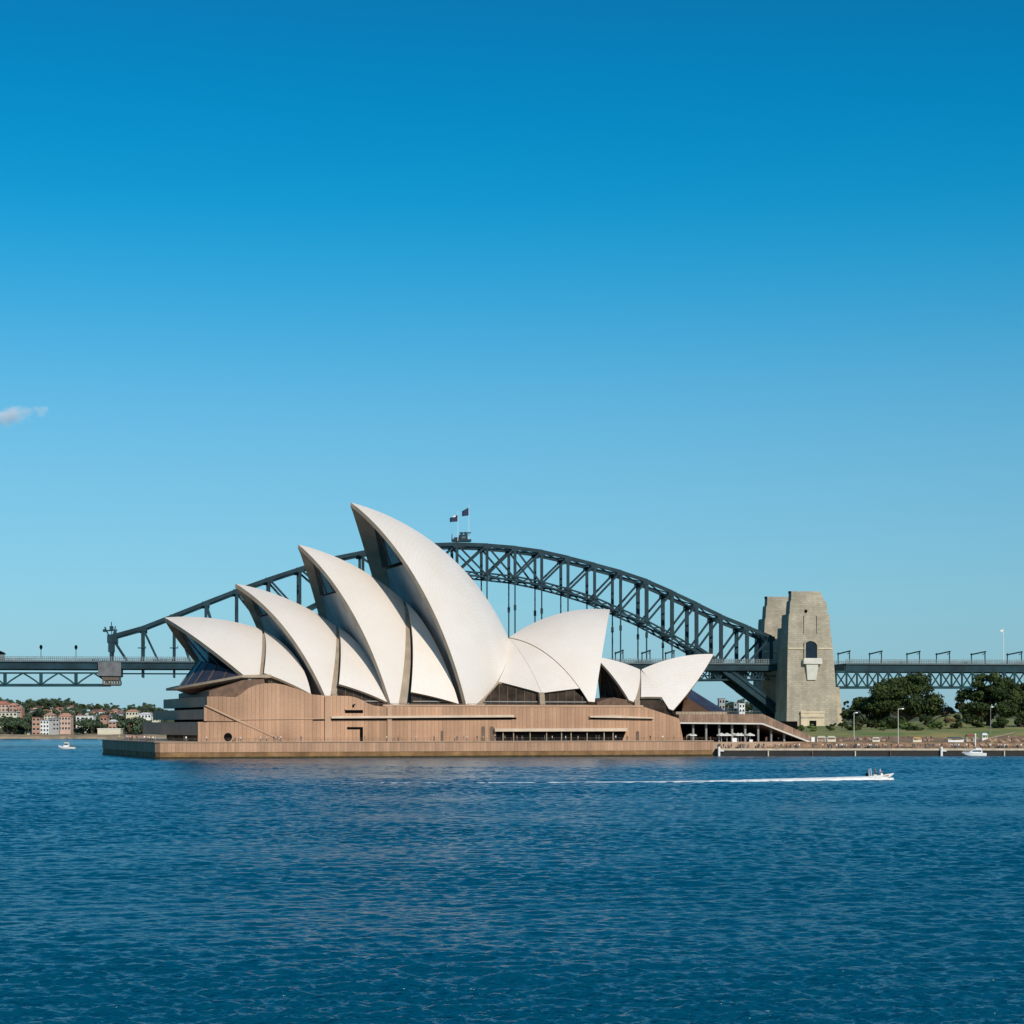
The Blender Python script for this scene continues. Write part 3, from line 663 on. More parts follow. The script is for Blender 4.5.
# --- forecourt concourse with its broad stair
conc = thing('concourse', 'brown covered concourse with a broad stair running down to the right, open dining below', 'covered walkway', (OP.x, OP.y, 0), OP.a)
wc = 11.0
def cp(px, py): q = OP.pt(px, py, wc); return (q.x, q.z)
mb = MB(); mb.prism([cp(679,722.5), cp(679,714.5), cp(763,714.0), cp(814,737.5), cp(813.5,741.4), cp(809,741.6), cp(762,723.2)], wc, 62); mb.build('deck', mat('brown_paving', (.26,.165,.115), .9, .2, .3, stripes=(.9,.7,.2), fine=.3), conc)
mb = MB(); mb.prism([cp(679,723.6), cp(679,722.3), cp(762,723.0), cp(810,741.4), cp(810,743), cp(762,724.4)], wc-.35, wc+.6); mb.build('edge_beam', M['plaster'], conc)
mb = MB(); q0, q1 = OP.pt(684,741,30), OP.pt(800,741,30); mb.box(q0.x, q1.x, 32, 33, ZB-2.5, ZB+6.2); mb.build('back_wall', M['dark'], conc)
for px in (693, 706, 719, 732, 745, 758, 771, 784):
    q = OP.pt(px, 741, 13.5); zt2 = OP.pt(px, 722.8 if px < 762 else 723+(px-762)*.38, 13.5).z
    mb = MB(); mb.box(q.x-.3, q.x+.3, 13.2, 13.8, ZB-2.5, zt2+.3); mb.build('column', M['concrete_grey'], conc)
mb = MB(); q = OP.pt(812, 741, wc); mb.box(q.x-.6, q.x+.6, wc-.8, wc+.8, ZB-2.4, q.z+1.3); mb.build('end_post', M['white'], conc)
mb = MB(); x0 = Lb+.6; x1 = OP.s_of(812, 12)
mb.box(x0-30, x1+2, 8.5, 70, -.5, ZB-.6); mb.build('terrace_floor', M['paving'], conc)
mb = MB()
for i in range(0):
    x = 0; mb.box(x-.04, x+.04, wc+.15, wc+.22, cp(700,714.4)[1], cp(700,714.4)[1]+1)
for i in range(int((s_(762)-s_(683))/1.2)): x = s_(683)+i*1.2; mb.box(x-.04, x+.04, wc+.15, wc+.22, cp(700,714.4)[1], cp(700,714.4)[1]+1)
mb.box(s_(683), s_(762), wc+.15, wc+.22, cp(700,714.4)[1]+.95, cp(700,714.4)[1]+1.05)
mb.build('railing', M['bronze'], conc)

# ------------------------------------------------------------------ the steel arch bridge
BR = Frame((455-512)*1190/F_PX, 1190.0, 9.0)
TW = 24.0                                   # distance between the two trusses
def interp(tab, x):
    for (x0, y0), (x1, y1) in zip(tab, tab[1:]):
        if x <= x1: return y0 + (y1-y0)*(x-x0)/(x1-x0)
    (x0, y0), (x1, y1) = tab[-2:]; return y0 + (y1-y0)*(x-x0)/(x1-x0)
TOPC = [(111,635),(117,633),(140.6,627),(160,619.5),(179,612),(208.6,600),(234,590),(267,578),(302,566.5),(338,555),(365,550.5),(400,545.5),(430,543.3),(455,542.6),(487,543.8),(515,546.3),(541,550),(560,554.2),(588,561.5),(615.6,569),(635,575),(652.7,582),(688,598.5),(723,616),(749,626.5),(771,636)]
BOTC = [(205,684),(215,674),(240,652),(270,630),(300,613),(340,592),(380,579),(410,573.5),(440,572),(467,573),(486,575),(513.5,578),(541,583.5),(569,591),(597,600),(615.6,608.5),(644,621),(670,635),(688,646),(705,654.5),(735,677),(757,694)]
bridge = thing('arch_bridge', 'grey steel arch bridge with lattice ribs and hung road deck spanning behind the white sails', 'bridge', (BR.x, BR.y, 0), BR.a)
NPX = [111,142.5,174,206,237,269,300,331.5,363,394.5,426,457,487,515,541.7,568,594.6,620.6,646.6,672,696.5,721,747,771]; NP = len(NPX)-1
nodes = []
for i in range(NP+1):
    px = NPX[i]; s = BR.s_of(px, 0)
    zt_ = zat(interp(TOPC, px)+1.5, BR.depth(s, 0))
    zb_ = zat(interp(BOTC, px), BR.depth(s, 0)) if 222 <= px <= 757 else None
    zd_ = zat(661 + (px-111)*.0040, BR.depth(s, 0))
    nodes.append((s, zt_, zb_, zd_, px))
def smooth_profile(idx):
    pts = [(n[0], n[idx]) for n in nodes if n[idx] is not None]; return pts
ST = M['steel']
for t in (0, TW):
    mb = MB(); pts = [(n[0], n[1]) for n in nodes]
    for (s0, z0), (s1, z1) in zip(pts, pts[1:]):
        mb.bar((s0,t,z0), (s1+.4,t,z1+.1), 1.5, 2.1)
    mb.build('top_chord', ST, bridge)
    mb = MB(); pts = smooth_profile(2)
    fine = [(BR.s_of(px, 0), interp(BOTC, px)) for px in (222,)]
    s0 = BR.s_of(222, 0); first = (s0, zat(667, BR.depth(s0, 0)))
    seq = [first] + [p for p in pts if p[0] > s0+1]
    e = BR.s_of(772, 0); seq += [(e, zat(705.5, BR.depth(e, 0)))]; e = BR.s_of(797, 0); seq += [(e, zat(729, BR.depth(e, 0)))]
    for (a0, z0), (a1, z1) in zip(seq, seq[1:]):
        big = 1 if a0 < BR.s_of(690, 0) else 1.9
        for dz in (-1.1*big, 1.1*big): mb.bar((a0,t,z0+dz), (a1+.3,t,z1+dz), 1.6*big, .9*big)
        # lattice web of the box chord
        if big > 1: mb.bar((a0,t,z0), (a1+.3,t,z1), 1.5, 3.2); continue
        L = math.hypot(a1-a0, z1-z0); k = 4
        for i in range(k):
            f0, f1 = i/k, (i+1)/k; d = 1 if i % 2 else -1
            mb.bar((a0+(a1-a0)*f0,t,z0+(z1-z0)*f0-d*1.0), (a0+(a1-a0)*f1,t,z0+(z1-z0)*f1+d*1.0), .6, .7)
    mb.build('bottom_chord', ST, bridge)
    for i, (s, z1, z2, zd, px) in enumerate(nodes):
        zlo = max(z2, zd) if z2 is not None else zd
        if z1 - zlo > 2:
            wd = 1.6 if px < 640 else 2.2
            MB().bar((s,t,zlo), (s,t,z1), wd, 1.5, up=(0,1,0)).build('post', ST, bridge)
        if z2 is not None and z2 > zd+1.5:
            mb = MB(); mb.bar((s,t,zd-1), (s,t,z2), .75, .6, up=(0,1,0)); mb.box(s-.7, s+.7, t-.6, t+.6, zd+(z2-zd)*.62, zd+(z2-zd)*.62+3.2); mb.build('hanger', ST, bridge)
        # gusset plates where members meet
        MB().box(s-2.2, s+2.2, t-.95, t+.95, z1-2.1, z1+.6).build('gusset', ST, bridge)
    for i in range(NP):
        a, b = nodes[i], nodes[i+1]; low = lambda n: n[2] if n[2] is not None and n[2] > n[3] else n[3]
        if i >= 19 and False: continue
        mid = (a[4]+b[4])/2
        if mid < 455: MB().bar((a[0],t,a[1]), ((b[0] if mid > 225 else (a[0]+b[0])/2),t,low(b)), 1.2, 1.1, up=(0,1,0)).build('diagonal', ST, bridge)
        else: MB().bar((a[0],t,low(a)), (b[0],t,b[1]), 1.2, 1.1, up=(0,1,0)).build('diagonal', ST, bridge)
        if 420 < mid < 545: 
            MB().bar((a[0],t+.9,low(a) if mid < 455 else a[1]), (b[0],t+.9,b[1] if mid < 455 else low(b)), 1.0, 1.0, up=(0,1,0)).build('diagonal', ST, bridge)
# bracing across between the two trusses
for i, (s, z1, z2, zd, px) in enumerate(nodes):
    mb = MB(); mb.bar((s,.6,z1-.4), (s,TW-.6,z1-.4), 1.2, 1.4)
    if i < NP:
        n2 = nodes[i+1]; sm, zm = (s+n2[0])/2, (z1+n2[1])/2
        mb.bar((s,.6,z1), (n2[0],TW-.6,n2[1]), .7); mb.bar((s,TW-.6,z1-.7), (n2[0],.6,n2[1]-.7), .7)
    mb.build('cross_brace', ST, bridge)
    if z2 is not None and i < NP and nodes[i+1][2] is not None:
        n2 = nodes[i+1]; mb = MB(); mb.bar((s,.6,z2), (s,TW-.6,z2), 1.2, 1.6)
        mb.bar((s,.6,z2+.3), (n2[0],TW-.6,n2[2]+.3), .7); mb.bar((s,TW-.6,z2-.5), (n2[0],.6,n2[2]-.5), .7)
        mb.build('cross_brace', ST, bridge)
# road deck of the arch span
def deck_span(px0, px1, parent, y_top, thick, name='deck', fence=True, green=False):
    """y_top(px): pixel height of the road edge; returns list of (s, z)"""
    mb = MB(); n = 24; t0, t1 = -4.0, TW+4.0
    pts = []
    for i in range(n+1):
        px = px0+(px1-px0)*i/n; s = BR.s_of(px, t0); pts.append((s, zat(y_top(px), BR.depth(s, t0))))
    mb.loft([[(s,t0,z-.5),(s,t1,z-.5),(s,t1,z),(s,t0,z)] for s, z in pts]); mb.build(name, M['asphalt'], parent)
    mb = MB(); mb.loft([[(s,t0+.8,z-thick),(s,t0+1.4,z-thick),(s,t0+1.4,z-.504),(s,t0+.8,z-.504)] for s, z in pts])
    mb.loft([[(s,t1-1.4,z-thick),(s,t1-.8,z-thick),(s,t1-.8,z-.504),(s,t1-1.4,z-.504)] for s, z in pts])
    for s, z in pts: mb.box(s-.5, s+.5, t0+1.4, t1-1.4, z-thick+.4, z-.51)
    mb.build('girder', ST, parent)
    mb = MB(); mb.loft([[(s,t0-.25,z-.55),(s,t0-.004,z-.55),(s,t0-.004,z+.25),(s,t0-.25,z+.25)] for s, z in pts]); mb.build('kerb', M['steel_light'], parent)
    if fence:
        for tt in (t0+.1, t1-.1):
            mb = MB(); S = pts[-1][0]-pts[0][0]; k = int(S/1.1)
            for i in range(k):
                f = i/k*(len(pts)-1); j = int(f); z = pts[j][1]+(pts[j+1][1]-pts[j][1])*(f-j); s = pts[0][0]+S*i/k; q = .55 if i % 4 == 0 else .42
                mb.box(s-q/2, s+q/2, tt-.05, tt+.05, z+.2, z+2.5)
            for zz in (1.2, 2.5): mb.loft([[(s,tt-.1,z+zz),(s,tt+.1,z+zz),(s,tt+.1,z+zz+.18),(s,tt-.1,z+zz+.18)] for s, z in pts])
            mb.build('railing', M['fence'], parent)
    return pts
ydeck = lambda px: 661.2 + (px-100)*.0035
deck_span(100, 786, bridge, ydeck, 4.3)
# stringers and catwalk under the arch deck
mb = MB()
for px0, px1, t in ((120, 786, 2.0), (120, 786, TW-2)):
    pts = [(BR.s_of(px0+(px1-px0)*i/12, t), 0) for i in range(13)]
    pp = [(s, zat(ydeck(BR.proj((s,t,50))[0])+12.4, BR.depth(s, t))) for s, _ in pts]
    for (a0, z0), (a1, z1) in zip(pp, pp[1:]): mb.bar((a0,t,z0), (a1,t,z1), .5, .8)
mb.build('catwalk', M['steel_green'], bridge)
for i, (s, z1, z2, zd, px) in enumerate(nodes[1:-1]):
    MB().box(s-.6, s+.6, 1.2, TW-1.2, zd-9.2, zd-3.6).build('floor_beam', ST, bridge)
# heavier stringer truss near the pylon end
mb = MB(); s0, s1 = BR.s_of(692, 1), BR.s_of(770, 1); zz = zat(668.5, BR.depth(s0, 1)); zl = zat(680, BR.depth(s0, 1)); k = 9
for t in (1, TW-1):
    mb.bar((s0,t,zl), (s1,t,zl+.6), .9, 1.0)
    for i in range(k):
        a0, a1 = s0+(s1-s0)*i/k, s0+(s1-s0)*(i+1)/k
        mb.bar((a0,t,zl if i%2 else zz), (a1,t,zz if i%2 else zl), .7); mb.bar((a0,t,zl), (a0,t,zz), .6)
mb.build('stringer_truss', ST, bridge)
# bearing block where the left approach meets the arch
p = BR.pt(98, 661.5, -5); q = BR.pt(121, 676, -5)
mb = MB(); mb.box(p.x, q.x, -5.2, TW+5, q.z, p.z-.4); mb.build('bearing_block', mat('block_steel', (.13,.135,.14), .7, .3, .2, grime=.3), bridge)
mb = MB(); p2 = BR.pt(103, 676.1, -4); q2 = BR.pt(119, 684, -4); mb.box(p2.x, q2.x, -4, TW+4, p2.z-2.2, p2.z); 
for i in range(7):
    x = p2.x+(q2.x-p2.x)*i/6; mb.box(x-.4, x+.4, -3.6, -2.8, q2.z, p2.z-2.2); mb.box(x-.4, x+.4, TW+2.8, TW+3.6, q2.z, p2.z-2.2)
mb.box(p2.x, q2.x, -3.8, TW+3.8, q2.z-.5, q2.z); mb.build('bearing_cradle', M['bronze'], bridge)
# end post cap with its cluster of gear, at the left tip of the arch
n0 = nodes[0]; mb = MB()
mb.box(n0[0]-1.6, n0[0]+2.2, -1.2, 1.2, n0[1]-9, n0[1]+1.2); mb.box(n0[0]-2.2, n0[0]+3.2, -1.5, TW+1.5, n0[1]-3.5, n0[1]+.8)
mb.bar((n0[0]-1,0,n0[1]), (n0[0]-3.6,0,n0[1]+5.5), .8); mb.bar((n0[0]+.5,0,n0[1]), (n0[0]+.2,0,n0[1]+8.5), .5); mb.bar((n0[0]+1,0,n0[1]), (n0[0]+2.6,0,n0[1]+6), .6)
mb.bar((n0[0]-4,0,n0[1]+3.2), (n0[0]+3.6,0,n0[1]+3.8), .8); mb.box(n0[0]-4.6, n0[0]-2.8, -.8, .8, n0[1]+2.6, n0[1]+4.2); mb.box(n0[0]-.8, n0[0]+1.4, -.8, .8, n0[1]+3.6, n0[1]+6)
mb.box(n0[0]+1.6, n0[0]+3.2, -.7, .7, n0[1]+1.6, n0[1]+3.2)
mb.build('end_gear', ST, bridge)
# small platform arms on the first posts
for px, y in ((142,648), (174,648)):
    p = BR.pt(px, y, -.6); mb = MB(); mb.box(p.x-2.4, p.x+2.4, -1.4, .2, p.z-.25, p.z+.3); mb.box(p.x+2, p.x+2.3, -1.4, -1.1, p.z, p.z+1.2); mb.build('platform', ST, bridge)
# maintenance cabin and jib on the crown
p = BR.pt(461, 541.5, 4); mb = MB()
mb.box(p.x-5, p.x+6, 2, 8, p.z, p.z+1.3); mb.box(p.x-1, p.x+3.2, 2.5, 7, p.z+1.3, p.z+4.0); mb.box(p.x-4, p.x-1.5, 3, 6, p.z+1.3, p.z+2.4)
mb.bar((p.x+3.6,4,p.z+1), (p.x+3.6,4,p.z+5.4), .7); mb.bar((p.x-1,4,p.z+5.0), (p.x+6,4,p.z+5.3), .7); mb.box(p.x-.3, p.x+1, 3.5, 4.5, p.z+4.0, p.z+5.6); mb.box(p.x+2.1, p.x+3.1, 3.5, 4.5, p.z+4.0, p.z+5.8)
mb.build('crown_cabin', M['steel'], bridge)
MB().box(p.x+.2, p.x+2.6, 2.3, 2.47, p.z+1.7, p.z+2.9).build('cabin_window', M['steel_light'], bridge)

# approach viaducts
ap = thing('approach_viaduct', 'grey steel truss viaduct carrying the road in from the left edge', 'viaduct', (BR.x, BR.y, 0), BR.a)
deck_span(-330, 99.6, ap, ydeck, 4.6)
def truss(parent, pxs, ytop, ybot, m, wd=.8, style='warren'):
    for t in (-2.4, TW+2.4):
        mb = MB(); s0, s1 = BR.s_of(pxs[0], t), BR.s_of(pxs[-1], t); Y = BR.depth((s0+s1)/2, t)
        Z = lambda y, s: zat(y, BR.depth(s, t))
        mb.bar((s0,t,Z(ybot,s0)), (s1,t,Z(ybot,s1)), 1.2, 1.7); mb.bar((s0,t,Z(ytop,s0)), (s1,t,Z(ytop,s1)), 1.0, 1.0); mb.build('truss_chord', m, parent)
        vb = MB()
        for a, b in zip(pxs, pxs[1:]):
            sa, sb = BR.s_of(a, t), BR.s_of(b, t); sm = (sa+sb)/2
            v1 = MB().bar((sa,t,Z(ybot,sa)), (sa,t,Z(ytop,sa)), 1.9 if style == 'warren' else .9, 1.2, up=(0,1,0))
            mb = MB()
            if style == 'warren':
                n = 6; prev = None
                for i in range(n+1):          # slightly bowed bracing
                    f = i/n; z = Z(ybot,sa) + (Z(ytop,sa)-Z(ybot,sa))*(1-abs(1-2*f))**.85; q = (sa+(sb-sa)*f, t, z)
                    if prev: mb.bar(prev, q, .9, .9)
                    prev = q
            else:
                mb.bar((sa,t,Z(ybot,sa)), (sb,t,Z(ytop,sb)), .75); mb.bar((sa,t+.8,Z(ytop,sa)), (sb,t+.8,Z(ybot,sb)), .75)
            v1.build('truss_post', m, parent); mb.build('truss_diagonal', m, parent)
truss(ap, [5-35.3*k for k in range(9, 0, -1)] + [5, 41, 76, 111], 673, 685.2, M['steel_green'])
ap2 = thing('approach_viaduct', 'grey steel viaduct with dense lattice truss carrying the road off to the right above trees', 'viaduct', (BR.x, BR.y, 0), BR.a)
ydr = lambda px: 663.4 + (px-830)*.004
deck_span(846, 1110, ap2, ydr, 5.0)
truss(ap2, [836 + 10.5*i for i in range(27)], 671.5, 687.5, M['steel_green'], style='x')
mb = MB()
for px in (1060,): 
    p = BR.pt(px, 688, 10); mb.box(p.x-4, p.x+4, -2, TW+2, 0, p.z)
mb.build('pier', M['sandstone'], ap2)

# the two granite pylons
def pylon(label, t0, t1, dpx, detail=True):
    name = 'bridge_pylon'
    ref = -25.0
    sec = [(731,786.2,838.4,0), (726,786.5,838,0), (706,787,837,.2), (688,787.3,836,.5), (649.6,788.2,833.6,1.2), (648.6,788.2,833.5,1.2), (617,789.4,830.4,1.7), (614,789.8,829.8,1.8)]
    sec2 = [(614,790.6,828.6,2.6), (603,791.2,827.8,2.8), (600.5,791.8,826.8,3.0)]
    sec3 = [(600.5,792.6,825.6,3.8), (592.6,793,822.6,4.0), (591,793,821.6,4.1)]
    base_s = (BR.s_of(786, ref)+BR.s_of(839.6, ref))/2
    root = thing(name, label, 'bridge pylon', tuple(BR.world((base_s, t0, 0))), BR.a)
    Z = lambda y: zat(y, BR.depth(base_s, ref))
    D = t1-t0
    def ring(y, a, b, ins, dep=None):
        a, b = BR.s_of(a, ref)-base_s, BR.s_of(b, ref)-base_s; z = Z(y); i = ins*.8
        return [(a,i,z),(b,i,z),(b,(dep or D-i),z),(a,(dep or D-i),z)]
    mb = MB(); mb.loft([ring(*r) for r in sec if r[0] > 626] + [ring(627,789,830.8,1.6)]); mb.build('shaft', M['sandstone'], root)
    mb = MB(); mb.loft([ring(627,789,830.8,1.6,16), ring(617,789.4,830.4,1.7,16), ring(614,789.8,829.8,1.8,16)]); mb.build('shaft', M['sandstone'], root)
    mb = MB(); mb.loft([ring(*r, 10) for r in sec2]); mb.build('upper_stage', M['sandstone'], root)
    mb = MB(); mb.loft([ring(*r, 9) for r in sec3]); mb.build('cap', M['sandstone'], root)
    # buttress to the right and a stepped one on the deck side
    S = lambda px: BR.s_of(px, ref)-base_s
    mb = MB(); mb.loft([[(S(832),2.2,Z(731)),(S(845),2.2,Z(731)),(S(845),D-3,Z(731)),(S(832),D-3,Z(731))], [(S(832),2.6,Z(687)),(S(840.6),2.6,Z(687)),(S(840.6),D-3.4,Z(687)),(S(832),D-3.4,Z(687))]]); mb.build('buttress', M['sandstone_warm'], root)
    # balustrade cresting: small finials
    mb = MB(); mb.box(S(793.6)-.9, S(793.6)+.9, 6, 8, Z(593), Z(592)+.8); mb.build('finial', M['dark'], root)
    # string band
    def face(px0, px1, y0, y1, proud, nm, m, base=1.0):
        y = (y0+y1)/2; mb = MB(); mb.box(S(px0), S(px1), base-proud, base+1.5, Z(max(y0,y1)), Z(min(y0,y1))); return mb.build(nm, m, root)
    face(788.2, 804.4, 647.6, 649.2, .55, 'string_band', M['sandstone_pale']); face(817.8, 832.6, 647.6, 649.2, .55, 'string_band', M['sandstone_pale'])
    # arched window with reveal, balcony and the pale panel under it
    if detail:
        arch = [(S(805.6),Z(659)),(S(805.6),Z(643.5)),(S(807),Z(642)),(S(809.5),Z(641)),(S(813),Z(641.4)),(S(815.5),Z(642.8)),(S(817),Z(645)),(S(817),Z(659))]
        mb = MB(); mb.prism(arch, .62, 2); wn = mb.build('window', mat('dark_blue_glass', (.006,.018,.035), .3, .2, .5, spec=.2), root)
        mb = MB(); 
        for a, b, c, d in ((804.2,805.6,643,659), (817,818,645,659)): mb.box(S(a), S(b), -.25, 2, Z(d), Z(c))
        out = [(S(804.2),Z(643)),(S(806),Z(640.6)),(S(809.5),Z(639.6)),(S(814),Z(639.9)),(S(817),Z(641.8)),(S(818),Z(645)),(S(817),Z(645)),(S(815.5),Z(642.8)),(S(813),Z(641.4)),(S(809.5),Z(641)),(S(807),Z(642)),(S(805.6),Z(643.4))]
        for i in range(5):
            q = [out[i], out[i+1], out[10-i] if i < 5 else out[5], out[11-i]]; mb.prism(q, -.25, 2)
        mb.build('window_surround', M['sandstone'], wn)
        mb = MB(); mb.box(S(802.6), S(821), -2.4, 1.2, Z(664), Z(659)); mb.box(S(803.2), S(820.4), -2.0, -1.6, Z(659), Z(658.2)); mb.build('balcony', M['plaster'], root)
        mb = MB(); mb.loft([[(S(807.3),-.5,Z(680)),(S(816),-.5,Z(680)),(S(816),1.5,Z(680)),(S(807.3),1.5,Z(680))], [(S(805.6),-1.6,Z(664.1)),(S(817.6),-1.6,Z(664.1)),(S(817.6),1.5,Z(664.1)),(S(805.6),1.5,Z(664.1))]]); mb.build('corbel', M['plaster'], root)
        mb = MB(); mb.box(S(805.7), S(808.0), 1.25, 3, Z(612.2), Z(609.6)); mb.build('vent', M['dark'], root)
        for a in (804, 817): mb = MB(); mb.box(S(a), S(a+.5), 1.18, 2.2, Z(639.5), Z(616)); mb.build('groove', M['dark'], root)
        # doorway block at the foot
        mb = MB(); mb.box(S(800.2), S(823.6), -1.6, 1, Z(731), Z(713)); mb.box(S(799.8), S(824), -2.0, 1, Z(713), Z(711.3)); pb = mb.build('porch', M['sandstone_pale'], root)
        MB().box(S(808.6), S(815.6), -1.63, -1, Z(731), Z(720.6)).build('doorway', M['dark'], root)
        MB().box(S(800.4), S(823.4), -1.8, -1.5, Z(718.2), Z(716.8)).build('string_band', M['sandstone'], root)
    return root
pylon('nearer granite pylon with an arched window and pale balcony facing the water', -25, 0, 0)
pylon('farther granite pylon half hidden behind the nearer one, left of it', 24+2, 50, 0, False)

# catenary gantries along the road, lamps and flags
def deckz(px, t): s = BR.s_of(px, t); return s, zat(ydr(px) if px > 840 else ydeck(px), BR.depth(s, t))
def gantry(label, px, grp='gantries over the bridge road'):
    s, z = deckz(px, 1.0)
    root = thing('catenary_gantry', label, 'gantry', tuple(BR.world((s, 1.0, z))), BR.a, grp)
    MB().bar((0,0,-.3), (0,0,7.9), .55, .5, up=(0,1,0)).build('post', ST, root)
    MB().bar((0,22,-.3), (0,22,7.6), .55, .5, up=(0,1,0)).build('post', ST, root)
    mb = MB(); mb.bar((0,-1.2,7.7), (0,23,6.6), .75, .7); mb.bar((0,-.6,6.9), (0,4,5.9), .3); mb.build('beam', ST, root)
    return root
gl = ['gantry just right of the near granite pylon', 'second gantry right of the granite pylons', 'third gantry right of the pylons, above the round tree', 'fourth gantry right of the pylons, above the gap between trees', 'fifth gantry right of the pylons, just left of the tall white mast', 'last gantry at the right edge, beside the tall white mast']
g0 = None
for px, l in zip((849.5, 881.5, 919.5, 949.5, 985, 1021.5), gl):
    l = 'dark steel ' + l
    if g0 is None: g0 = gantry(l, px)
    else: s, z = deckz(px, 1.0); dup(g0, BR.world((s, 1.0, z)), BR.a, 1, l)
for px, l in ((623, 'dark steel gantry on the deck, first right of the big right-hand sail'), (650, 'dark steel gantry on the deck above the low left restaurant sail'), (674, 'dark steel gantry on the deck above the low right restaurant sail')):
    s, z = deckz(px, 1.0); dup(g0, BR.world((s, 1.0, z)), BR.a, 1, l)
def lamp(px, label):
    s, z = deckz(px, -3.4); root = thing('deck_lamp', label, 'lamp', tuple(BR.world((s, -3.4, z))), BR.a, 'lamps on the left approach deck')
    MB().tube((0,0,-.2), (0,0,7), .22, .16).build('post', ST, root)
    mb = MB(); mb.loft([[(-.4,-.4,6.6),(.4,-.4,6.6),(.4,.4,6.6),(-.4,.4,6.6)], [(-.9,-.8,8),(.9,-.8,8),(.9,.8,8),(-.9,.8,8)], [(-.5,-.5,9.2),(.5,-.5,9.2),(.5,.5,9.2),(-.5,.5,9.2)]]); mb.build('lantern', M['dark'], root); return root
lamp(41, 'dark lamp on the approach deck, nearer the left edge'); lamp(76, 'dark lamp on the approach deck, nearer the arch tip')
s, z = deckz(1, -3); root = thing('deck_cabin', 'small cabin with a dark pitched roof on the deck at the left edge', 'cabin', tuple(BR.world((s, -3, z))), BR.a)
MB().box(-3, 1.6, 0, 4, 0, 3.8).build('wall', M['fence'], root); MB().prism([(-3.6,3.8),(2.6,3.8),(1.6,4.9),(-1,6),(-3.6,6)], -.4, 4.4).build('roof', M['dark'], root)
def flag(name, label, px, t, ytop, ybase, fy0, fy1, fw, mats, grp=None):
    p, q = BR.pt(px, ybase, t), BR.pt(px, ytop, t)
    root = thing(name, label, 'flag', tuple(BR.world(p)), BR.a, grp); h = q.z-p.z
    MB().tube((0,0,0), (0,0,h), .17, .12).build('pole', M['white'], root)
    z0, z1 = BR.pt(px, fy1, t).z-p.z, BR.pt(px, fy0, t).z-p.z; mb = MB(); rows = []
    for i in range(9):
        u = i/8; rows.append([(-.15-fw*u, .5*math.sin(u*7)*u, z0 + (z1-z0)*v*(1-.35*u) - (z1-z0)*.12*u) for v in (0,.25,.5,.75,1)])
    mb.grid(rows); mb.grid([[(x, y+.05, z) for x, y, z in r] for r in rows]); mb.build('flag_cloth', mats[0], root)
    if len(mats) > 1:
        mb = MB(); mb.grid([[(x, y-.03, z+(z1-z0)*.30) for x, y, z in r[2:4]] for r in rows[2:6]]); mb.build('flag_patch', mats[1], root)
    return root
flag('flag', 'dark blue flag with a white patch on the shorter pole at the bridge crown', 457.8, 1, 510, 541, 515, 521.5, 4.6, [M['navy'], M['white']])
flag('flag', 'plain dark flag on the taller white pole at the bridge crown', 468.8, 6, 505, 541, 507.5, 515.5, 3.9, [M['navy']])
p = BR.pt(452, 541.5, 2); tag(MB().tube((0,0,0), (0,0,4.8), .4, .12).build('beacon_mast', ST), 'short dark beacon mast just left of the flags on the bridge crown', 'mast').location = BR.world(p)
p = BR.pt(1003.5, 662, 10); root = thing('signal_mast', 'tall white mast with small pennant rising above the right approach', 'mast', tuple(BR.world(p)), BR.a)
MB().tube((0,0,0), (0,0,21.5), .28, .16).build('pole', M['white'], root); MB().grid([[(-.2-.5*i, .3*math.sin(i), 18.6+.2*i), (-.2-.5*i, .3*math.sin(i), 20.6-.2*i)] for i in range(6)]).build('pennant', M['white'], root)

# ------------------------------------------------------------------ trees
def crown_mesh(name, clumps, n, size, mtl, seed):
    """leaf-sized faces spread through clumps [(cx,cy,cz,rx,ry,rz)], denser near each clump's surface"""
    g = np.random.default_rng(seed); vol = np.array([c[3]*c[4]*c[5] for c in clumps])**(2/3); k = g.choice(len(clumps), n, p=vol/vol.sum())
    c = np.array(clumps)[k]; d = g.normal(size=(n,3)); d /= np.linalg.norm(d, axis=1)[:,None]
    r = g.random(n)**.36 * (1 + g.normal(size=n)*.07)
    ctr = c[:,:3] + d*c[:,3:]*r[:,None]
    nor = d + g.normal(size=(n,3))*.55; nor /= np.linalg.norm(nor, axis=1)[:,None]
    a = np.cross(nor, g.normal(size=(n,3))); a /= np.linalg.norm(a, axis=1)[:,None]; b = np.cross(nor, a)
    s = size*(.6+.8*g.random(n))[:,None]
    q = np.stack([ctr-a*s, ctr-b*s*.55, ctr+a*s, ctr+b*s*.55], 1).reshape(-1,3)
    me = bpy.data.meshes.new(name); me.vertices.add(len(q)); me.vertices.foreach_set('co', q.astype(np.float32).ravel())
    me.loops.add(4*n); me.loops.foreach_set('vertex_index', np.arange(4*n, dtype=np.int32)); me.polygons.add(n)
    me.polygons.foreach_set('loop_start', np.arange(0, 4*n, 4, dtype=np.int32)); me.update(calc_edges=True); me.materials.append(mtl); return me
